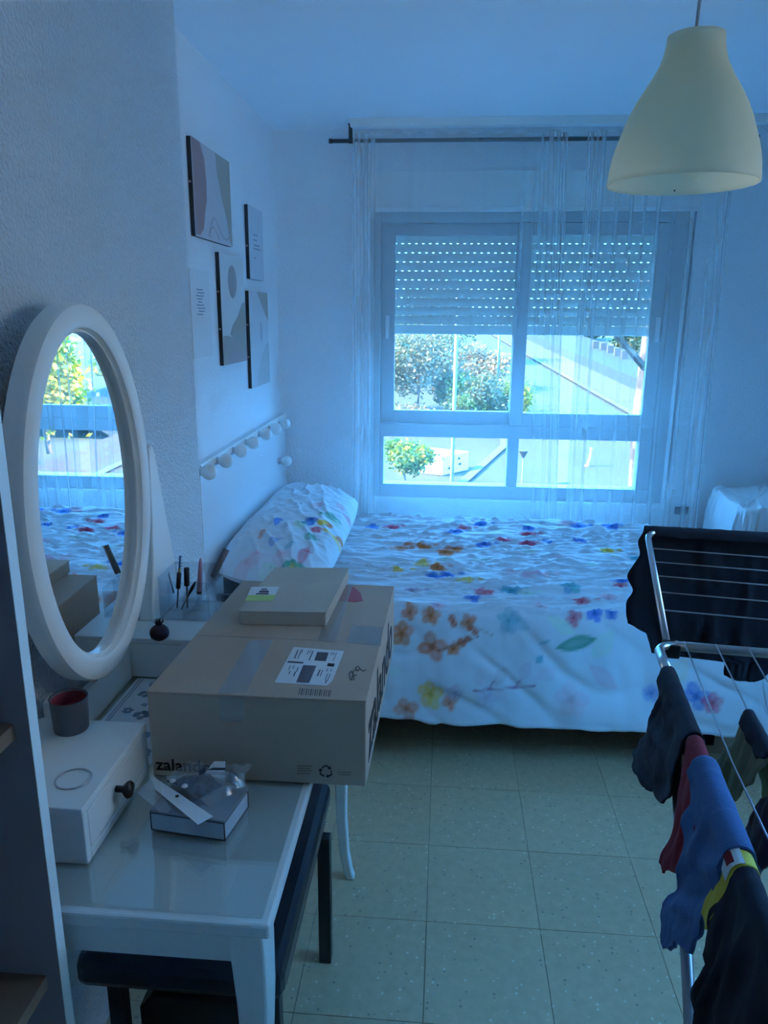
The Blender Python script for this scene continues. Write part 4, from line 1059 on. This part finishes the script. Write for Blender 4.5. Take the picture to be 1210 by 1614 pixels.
olive, _ = draped('sock', 'olive green sock with black heel hung over a rack wire', 'sock', W2, RU, RV, .006,
       [(0, .27, .40), (.05, .29, .41), (.10, .32, .435), (.15, .35, .455), (.19, .41, .46)], [(0, .27, .40), (.06, .24, .38), (.13, .22, .34)], 'olive_cloth', .005, .14, 21, group=LG)
ORG[olive.name] = Vector(olive.location)
draped('heel', '', '', W2, RU, RV, .0085, [(0, .268, .402), (.022, .30, .402)], [(0, .268, .402), (.05, .24, .385)], 'navy_cloth', .003, .14, 21, nt=16, thick=.003, parent=olive)
draped('sock', 'pale grey sock folded over the rack wire beside the olive one', 'sock', rk(0, .150, .918), RU, RV, .012,
       [(0, .24, .33), (.03, .25, .33)], [(0, .24, .33), (.10, .23, .31), (.17, .24, .29)], 'grey_cloth', .005, .12, 25, group=LG)
draped('sock', 'charcoal sock hung low on the rack wire near the boxer shorts', 'sock', W2, RU, RV, .007,
       [(0, .10, .20), (.08, .15, .25), (.14, .18, .275), (.175, .20, .25)], [(0, .10, .20), (.1, .12, .2)], 'pot_grey', .004, .12, 29, group=LG)
# black garment over the raised wing
OW = wg(WL, 0); OW = Vector((OW.x, OW.y, OW.z))
def wcoord(px, py):
    d = Vector(ray(px, py)); o = Vector((0, 0, EYE)); t = (OW + RU * .02 - o).dot(RU) / d.dot(RU); p = o + d * t
    return OW.z - p.z, (p - OW).dot(RV)
edge = [wcoord(*q) for q in ((1013, 838), (1004, 850), (1007, 872), (990, 905), (995, 930), (986, 955), (988, 984), (1004, 992), (1020, 1003), (1027, 1033))]
rB = [(max(0, d), v, .60) for d, v in edge]; rB[0] = (0, rB[0][1], .60)
dd = wcoord(1033, 1036)[0]; vv = wcoord(1145, 1040)[1]; vr = wcoord(1206, 1066)[1]; d2 = wcoord(1160, 1078)[0]
rB += [(dd + .002, vv, vr + .02), (d2 - .012, vv, vr), (d2, vv + .03, vr - .02)]
rB = sorted(rB)
draped('black_garment', 'large black garment spread over the raised wing of the drying rack', 'clothing', OW, RV, RU, .0105,
       [(0, rB[0][1], .60), (.012, rB[0][1] + .004, .60)], rB, 'black_cloth', .004, .04, 33, nt=60, thick=.004, group=LG)

# ================================================================ box under a white sheet by the back wall
def draped_box():
    x0, x1, y0, y1, zt = 1.405, 1.675, 3.50, 4.00, .700
    cx, cy, hx_, hy_ = (x0 + x1) / 2, (y0 + y1) / 2, (x1 - x0) / 2, (y1 - y0) / 2
    n = 300; loops = [(0.001, 0), (.4, 0), (.7, 0), (.85, 0), (.94, .001), (.985, .006), (1, .018)] + [(1, .018 + .682 * k / 26) for k in range(1, 27)]
    P = []
    for f, dn in loops:
        for k in range(n):
            t = 2 * math.pi * k / n
            c, s = math.cos(t), math.sin(t); e = .22
            X = math.copysign(abs(c) ** e, c) * hx_; Y = math.copysign(abs(s) ** e, s) * hy_
            d = max(0, dn - .012)
            per = X * 9 + Y * 11
            fo = .045 * min(1, d / .10) * (.5 * nz(per * 2.2, d * 1.1, 2) + 1.0 * max(0, 1 - 3.2 * abs(nz(per * 3.6 + d * 1.5, d * 1.2, 5))) - .25)
            x = cx + X * f * (1 + (fo + .05 * d) / hx_ * .55); y = cy + Y * f * (1 + (fo + .05 * d) / hy_ * .55)
            zz = zt - dn + (.022 * nz(x * 5, y * 5, 3) + .02 * (x - x0) / (x1 - x0) * (y - y0) / (y1 - y0)) * (dn < .05)
            zz += .022 * max(0, 1 - 3.5 * abs(nz(x * 9 + y * 5, y * 13 - x * 4, 6))) * f * (dn < .03)
            P.append((min(x, XR - .02), min(y, YB - .012), max(zz, .012)))
    fs = []; m = len(loops)
    for i in range(m - 1):
        for k in range(n): fs.append((i * n + k, i * n + (k + 1) % n, (i + 1) * n + (k + 1) % n, (i + 1) * n + k))
    mat('white_sheet', (.80, .80, .80), .9)
    th = thing('covered_box', 'tall box covered with a creased white sheet beside the window', 'furniture', (cx, cy, 0))
    MB().add(P, fs).build('sheet', 'white_sheet', th, smooth=True, fix=False)
    bx('box', 'cardboard_plain', th, x0 + .03, x1 - .03, y0 + .03, y1 - .03, 0, zt - .03)
draped_box()

# ================================================================ the street below the window
def G(y): return -3.6 + (.05 * (y - 20) if y > 20 else 0)
def on_ground(px, py):
    d = ray(px, py)
    lo, hi = .0001, .5
    t = .001
    while t < .5:
        if EYE + d[2] * t < G(d[1] * t): break
        t += .00004
    return Vector((d[0] * t, d[1] * t, G(d[1] * t)))
mat('dry_grass', (.052, .040, .020), .95, vary=((.024, .028, .010), .35, .35, .65))
mat('asphalt', (.030, .026, .020), .9, vary=((.037, .032, .025), .8, .4, .6))
mat('pavers', (.044, .018, .012), .9, vary=((.050, .034, .025), 3.0, .45, .55))
mat('kerb', (.068, .061, .050), .9)
P = []; ys = [-40, -20, -8, 0, 4.8, 8, 12, 16, 20, 26, 34, 44, 56, 70, 90, 115, 145]; xs = [-70 + 10 * k for k in range(15)]
for y in ys:
    for x in xs: P.append((x, y, G(y) - .02))
struct(MB().grid(P, len(ys), len(xs)).build('ground', 'dry_grass'))
def strip(name, left, right, m, dz):
    def res(L):
        o = []
        for (x0, y0), (x1, y1) in zip(L[:-1], L[1:]):
            for k in range(6): t = k / 6; o.append((x0 + (x1 - x0) * t, y0 + (y1 - y0) * t))
        return o + [L[-1]]
    L, R = res(left), res(right); P = []
    for a, b in zip(L, R): P += [(a[0], a[1], G(a[1]) + dz), (b[0], b[1], G(b[1]) + dz)]
    return struct(MB().grid(P, len(L), 2).build(name, m, fix=False))
LK = [(-4, 5), (-1.4, 14), (.40, 21.5), (2.4, 28), (2.9, 36), (1.5, 60), (-1, 95)]
RK = [(10.5, 5), (10, 14), (9.4, 21.5), (8.9, 28), (8.34, 35.8), (6.28, 60.5), (3.6, 95)]
strip('road', LK, RK, 'asphalt', .0)
def shift(L, d): return [(x + d, y) for x, y in L]
strip('pavement_kerb', RK, shift(RK, .35), 'kerb', .10)
strip('pavement', shift(RK, .35), shift(RK, 2.6), 'pavers', .11)
strip('verge_kerb', shift(LK, -.3), LK, 'kerb', .08)

mat('bark', (.24, .19, .15), .9, bump=(8, .6, .03, 4)); mat('pale_bark', (.20, .15, .11), .9, vary=((.05, .04, .03), 3.5, .42, .58))
LEAF = {}
def leafmat(n, c):
    if n not in LEAF: LEAF[n] = mat('leaf_' + n, c, .6, trans=.4).name
    return 'leaf_' + n
for n, c in dict(olive=(.13, .14, .06), grey=(.19, .17, .10), green=(.09, .17, .03), yellow=(.30, .26, .02), straw=(.32, .19, .08), dark=(.03, .06, .018)).items(): leafmat(n, c)
def tree(name, label, base, h, rx, rz, cz, leaf, nleaf, ls, seed, trunk=.12, bark='bark', group=None, accent=None):
    rng = random.Random(seed); base = Vector(base)
    t = thing(name, label, 'tree' if trunk > .05 else 'bush', tuple(base), group)
    top = base + Vector((rng.uniform(-.2, .2), rng.uniform(-.2, .2), cz))
    tb = MB(); tb.tube([base - Vector((0, 0, .1)), base + (top - base) * .5 + Vector((rng.uniform(-.1, .1), 0, 0)), top, top + Vector((0, 0, rz * .5))], [trunk, trunk * .8, trunk * .6, trunk * .2], 8)
    tr = tb.build('trunk', bark, t, smooth=True)
    for k in range(6):
        a = rng.random() * 6.28; s = base + (top - base) * rng.uniform(.55, 1)
        MB().tube([s, s + Vector((math.cos(a) * rx * .4, math.sin(a) * rx * .4, rz * .45)), s + Vector((math.cos(a) * rx * .75, math.sin(a) * rx * .75, rz * .7))], [trunk * .4, trunk * .25, trunk * .08], 5).build('branch', bark, tr)
    def cloud(nm, m, n_, sd):
        r2 = random.Random(sd); cl = []
        for _ in range(16):
            while True:
                q = Vector((r2.uniform(-1, 1), r2.uniform(-1, 1), r2.uniform(-1, 1)))
                if q.length < 1: break
            cl.append(Vector((q.x * rx * .8, q.y * rx * .8, q.z * rz * .8)))
        vs = []; fs = []
        for _ in range(n_):
            c = cl[r2.randrange(16)]; p = top + c + Vector((r2.gauss(0, rx * .2), r2.gauss(0, rx * .2), r2.gauss(0, rz * .2)))
            if p.z < G(p.y) + .1: p.z = G(p.y) + .1 + r2.random() * .4
            a = Vector((r2.uniform(-1, 1), r2.uniform(-1, 1), r2.uniform(-.7, .7))).normalized() * ls; b = a.cross(Vector((r2.uniform(-1, 1), r2.uniform(-1, 1), r2.uniform(-1, 1)))).normalized() * ls * .55
            k = len(vs); vs += [p - a, p + b, p + a, p - b]; fs.append((k, k + 1, k + 2, k + 3))
        o = MB().add(vs, fs).build(nm, m, t, fix=False); o['kind'] = 'stuff'
    cloud('foliage', leafmat(leaf, None), nleaf, seed + 1)
    if accent: cloud('foliage', leafmat(accent, None), nleaf // 3, seed + 2)
    return t
g = on_ground
p = g(657, 652); tree('olive_tree', 'large grey-green feathery tree on the verge beyond the road', p, 6, 2.6, 1.9, 2.6, 'grey', 5200, .10, 11, .10, group='street trees', accent='olive')
p = g(752, 668); tree('green_bush', 'round blue-green bush at the roadside behind the lamp post', p, 2, 1.5, 1.1, 1.1, 'olive', 3600, .10, 21, .05, group='street trees', accent='green')
p = g(706, 648); tree('mixed_bush', 'spreading dull green bush between the feathery tree and round bush', p, 2, 1.1, .9, 1.0, 'olive', 3600, .10, 23, .05, group='street trees', accent='straw')
p = g(745, 612); tree('dry_bush', 'straw-coloured dry tree standing behind the round bush', p, 3, 2.3, 1.1, 1.2, 'straw', 3600, .13, 31, .08, group='street trees', accent='grey')
p = g(641, 772); tree('yellowing_tree', 'small yellow-green tree close to the building', p + Vector((0, 0, 0)), 2, .78, .48, 1.02, 'green', 2600, .075, 41, .045, group='street trees', accent='yellow')
p = g(818, 668); tree('lime_shrub', 'bright yellow-green shrub at the edge of the road', p, 2, .80, .95, .95, 'yellow', 2400, .08, 51, .04, group='street trees', accent='green')
p = g(612, 600); tree('back_tree', 'yellow-green tree far behind at the window edge', p, 4, 2.6, 2.2, 2.6, 'yellow', 2600, .16, 61, .12, group='street trees', accent='green')
p = g(690, 570); tree('back_tree', 'tall pale olive tree behind the feathery one', p, 5, 3.4, 2.6, 3.2, 'olive', 3200, .18, 71, .14, group='street trees', accent='grey')
p = g(640, 668); tree('low_scrub', 'low pale scrub at the foot of the feathery tree', p, 1, 1.3, .5, .4, 'grey', 2200, .08, 81, .03, group='street trees', accent='straw')
for k, (px_, py_2, lf, hh, wd_, lb_) in enumerate([(900, 538, 'dark', 3.0, 4.0, 'dark evergreen behind the far end of the fence'), (975, 556, 'dark', 2.4, 3.2, 'dark evergreen behind the white fence posts'),
        (1010, 575, 'dark', 2.2, 2.6, 'dark evergreen at the near end of the fence')]):
    q = g(px_, py_2); tree('evergreen_tree', lb_, q + Vector((1.8, 2.5, 0)), hh, wd_ * .6, hh * .6, hh * .6, lf, 2600, .2, 91 + k * 10, .12, group='evergreens behind the fence', accent='olive')
for k, (x, y, lf, ac, lb_) in enumerate([(11.8, 24, 'yellow', 'green', 'yellow-green verge tree beyond the pavement at the road bend'), (15.5, 29, 'olive', 'yellow', 'olive verge tree standing past the yellow-green one'),
        (13.5, 35, 'green', 'straw', 'green verge tree in front of the dark bank'), (19.5, 36, 'straw', 'olive', 'straw-coloured verge tree farthest from the road')]):
    tree('verge_tree', lb_, (x, y, G(y) + .45), 4, 1.7, 1.7, 2.3, lf, 2800, .13, 141 + k * 10, .11, group='verge trees', accent=ac)
# pale trunk of a near tree, its crown above the view
q = Vector((3.32, 12.6, G(12.6)))
tree('plane_tree', 'mottled pale trunk of a tall tree near the window', q, 9, 2.4, 1.6, 7.2, 'green', 3000, .11, 131, .16, 'pale_bark', group='street trees')
# fence with white posts above a retaining wall
fx = [(937, 560), (949, 563), (960, 568), (971, 573), (982, 578)]
fn = thing('fence', 'low wall with short white posts along the far pavement', 'fence', tuple(g(960, 566)))
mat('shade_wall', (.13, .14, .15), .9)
for a in fx:
    q = g(*a); bx('post', 'kerb', fn, q.x - .22, q.x + .22, q.y - .2, q.y + .2, q.z, q.z + 1.1, .02)
q0_, q1_ = g(925, 558), g(1010, 592)
dv = (q1_ - q0_).normalized(); nv_ = Vector((-dv.y, dv.x, 0)) * .12
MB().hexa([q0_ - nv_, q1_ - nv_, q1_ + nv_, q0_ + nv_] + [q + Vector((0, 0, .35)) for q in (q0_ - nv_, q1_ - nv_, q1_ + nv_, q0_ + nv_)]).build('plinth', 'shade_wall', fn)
# bank between pavement and fence, its shade put into the dark colour
bank = []
for (x, y) in RK[3:]:
    bank += [(x + 2.6, y, G(y) + .1), (x + 3.2, y, G(y) + .5), (x + 7.5, y, G(y) + .6)]
mat('bank_shade', (.012, .013, .010), .95, vary=((.010, .014, .008), 1.2, .4, .6))
struct(MB().grid(bank, len(RK[3:]), 3).build('bank', 'bank_shade', fix=False))
# unseen house added to bounce warm sunlight through the right-hand window
mat('render_wall', (.34, .28, .21), .9, vary=((.30, .25, .19), 1.5, .4, .6))
nh = thing('bounce_facade', 'plain unseen rendered house added to bounce sunlight into the room', 'house', (12, -1, G(0)))
bx('wall', 'render_wall', nh, 9, 15, -9, 4.2, G(0), 5.5)
bx('roof', 'pavers', nh, 8.7, 15.3, -9.3, 4.3, 5.5, 5.7)
for y in (-6, -2.5, 1.0):
    f_ = bx('window', 'kerb', nh, 8.96, 9.02, y - .6, y + .6, -.4, 1.0)
    bx('pane', 'rod_metal', f_, 8.94, 8.97, y - .5, y + .5, -.3, .9)
# poles
mat('pole_pale', (.22, .25, .21), .5)
def pole(label, x, y, h, r):
    o = thing('street_lamp_post', label, 'lamp post', (x, y, G(y)), 'street lamp posts')
    MB().tube([(x, y, G(y)), (x, y, G(y) + h)], [r, r * .8], 12).build('pole', 'pole_pale', o, smooth=True)
    MB().tube([(x, y, G(y)), (x, y, G(y) + .5)], r * 1.5, 12).build('base', 'pole_pale', o, smooth=True)
    MB().tube([(x, y, G(y) + h), (x + .5, y, G(y) + h + .15), (x + .9, y, G(y) + h + .15)], r * .6, 8).build('arm', 'pole_pale', o, smooth=True)
q = ony(715, 660, 14.5); pole('pale slim street lamp post close to the building', q.x, 14.5, 7.2, .040)
q = ony(786, 550, 37); pole('pale street lamp post far up the road', q.x, 37, 6.5, .062)
# bollard light with cone head
q = g(822, 764); bl = thing('bollard_light', 'thin bollard light with dark cone head beside the road', 'street light', tuple(q))
MB().tube([q, q + Vector((0, 0, .92))], .022, 8).build('post', 'pole_pale', bl)
MB().lathe([(.02, .82), (.13, 1.02), (.14, 1.06), (.0005, 1.08)], tuple(q), 14).build('head', 'rod_metal', bl)
# yellow bent pipe
q = g(927, 735); yb_ = thing('bent_pipe', 'small bent yellow pipe standing by the road', 'pipe', tuple(q))
mat('pipe_yellow', (.75, .48, .10), .5)
MB().tube([q + Vector((.10 * math.sin(t * 1.9) - .05, 0, .62 * t)) for t in [k / 8 for k in range(9)]], .045, 8).build('pipe', 'pipe_yellow', yb_, smooth=True)
MB().tube([q - Vector((.05, 0, 0)), q + Vector((-.05, 0, .05))], .08, 8).build('foot', 'pipe_yellow', yb_)
# white container
a, b = g(697, 750), g(738, 741)
ct = thing('container', 'low white container with dark sides on the verge', 'container', tuple(a))
dd_ = Vector((-1.25, .55, 0)); hh = Vector((0, 0, .62))
pts = [a, b, b + dd_, a + dd_]
MB().hexa(pts + [q + hh for q in pts]).build('body', 'white_plastic', ct, bevel=.02)
for f0, z0, s_ in ((.62, .42, .05), (.66, .22, .06), (.25, .16, .05)):
    c = a + (b - a) * f0 + Vector((0, -.012, z0)); e = (b - a).normalized() * s_
    MB().hexa([c - e, c + e, c + e + Vector((0, .01, 0)), c - e + Vector((0, .01, 0))] + [q + Vector((0, 0, s_ * 1.3)) for q in (c - e, c + e, c + e + Vector((0, .01, 0)), c - e + Vector((0, .01, 0)))]).build('mark', 'ink', ct)
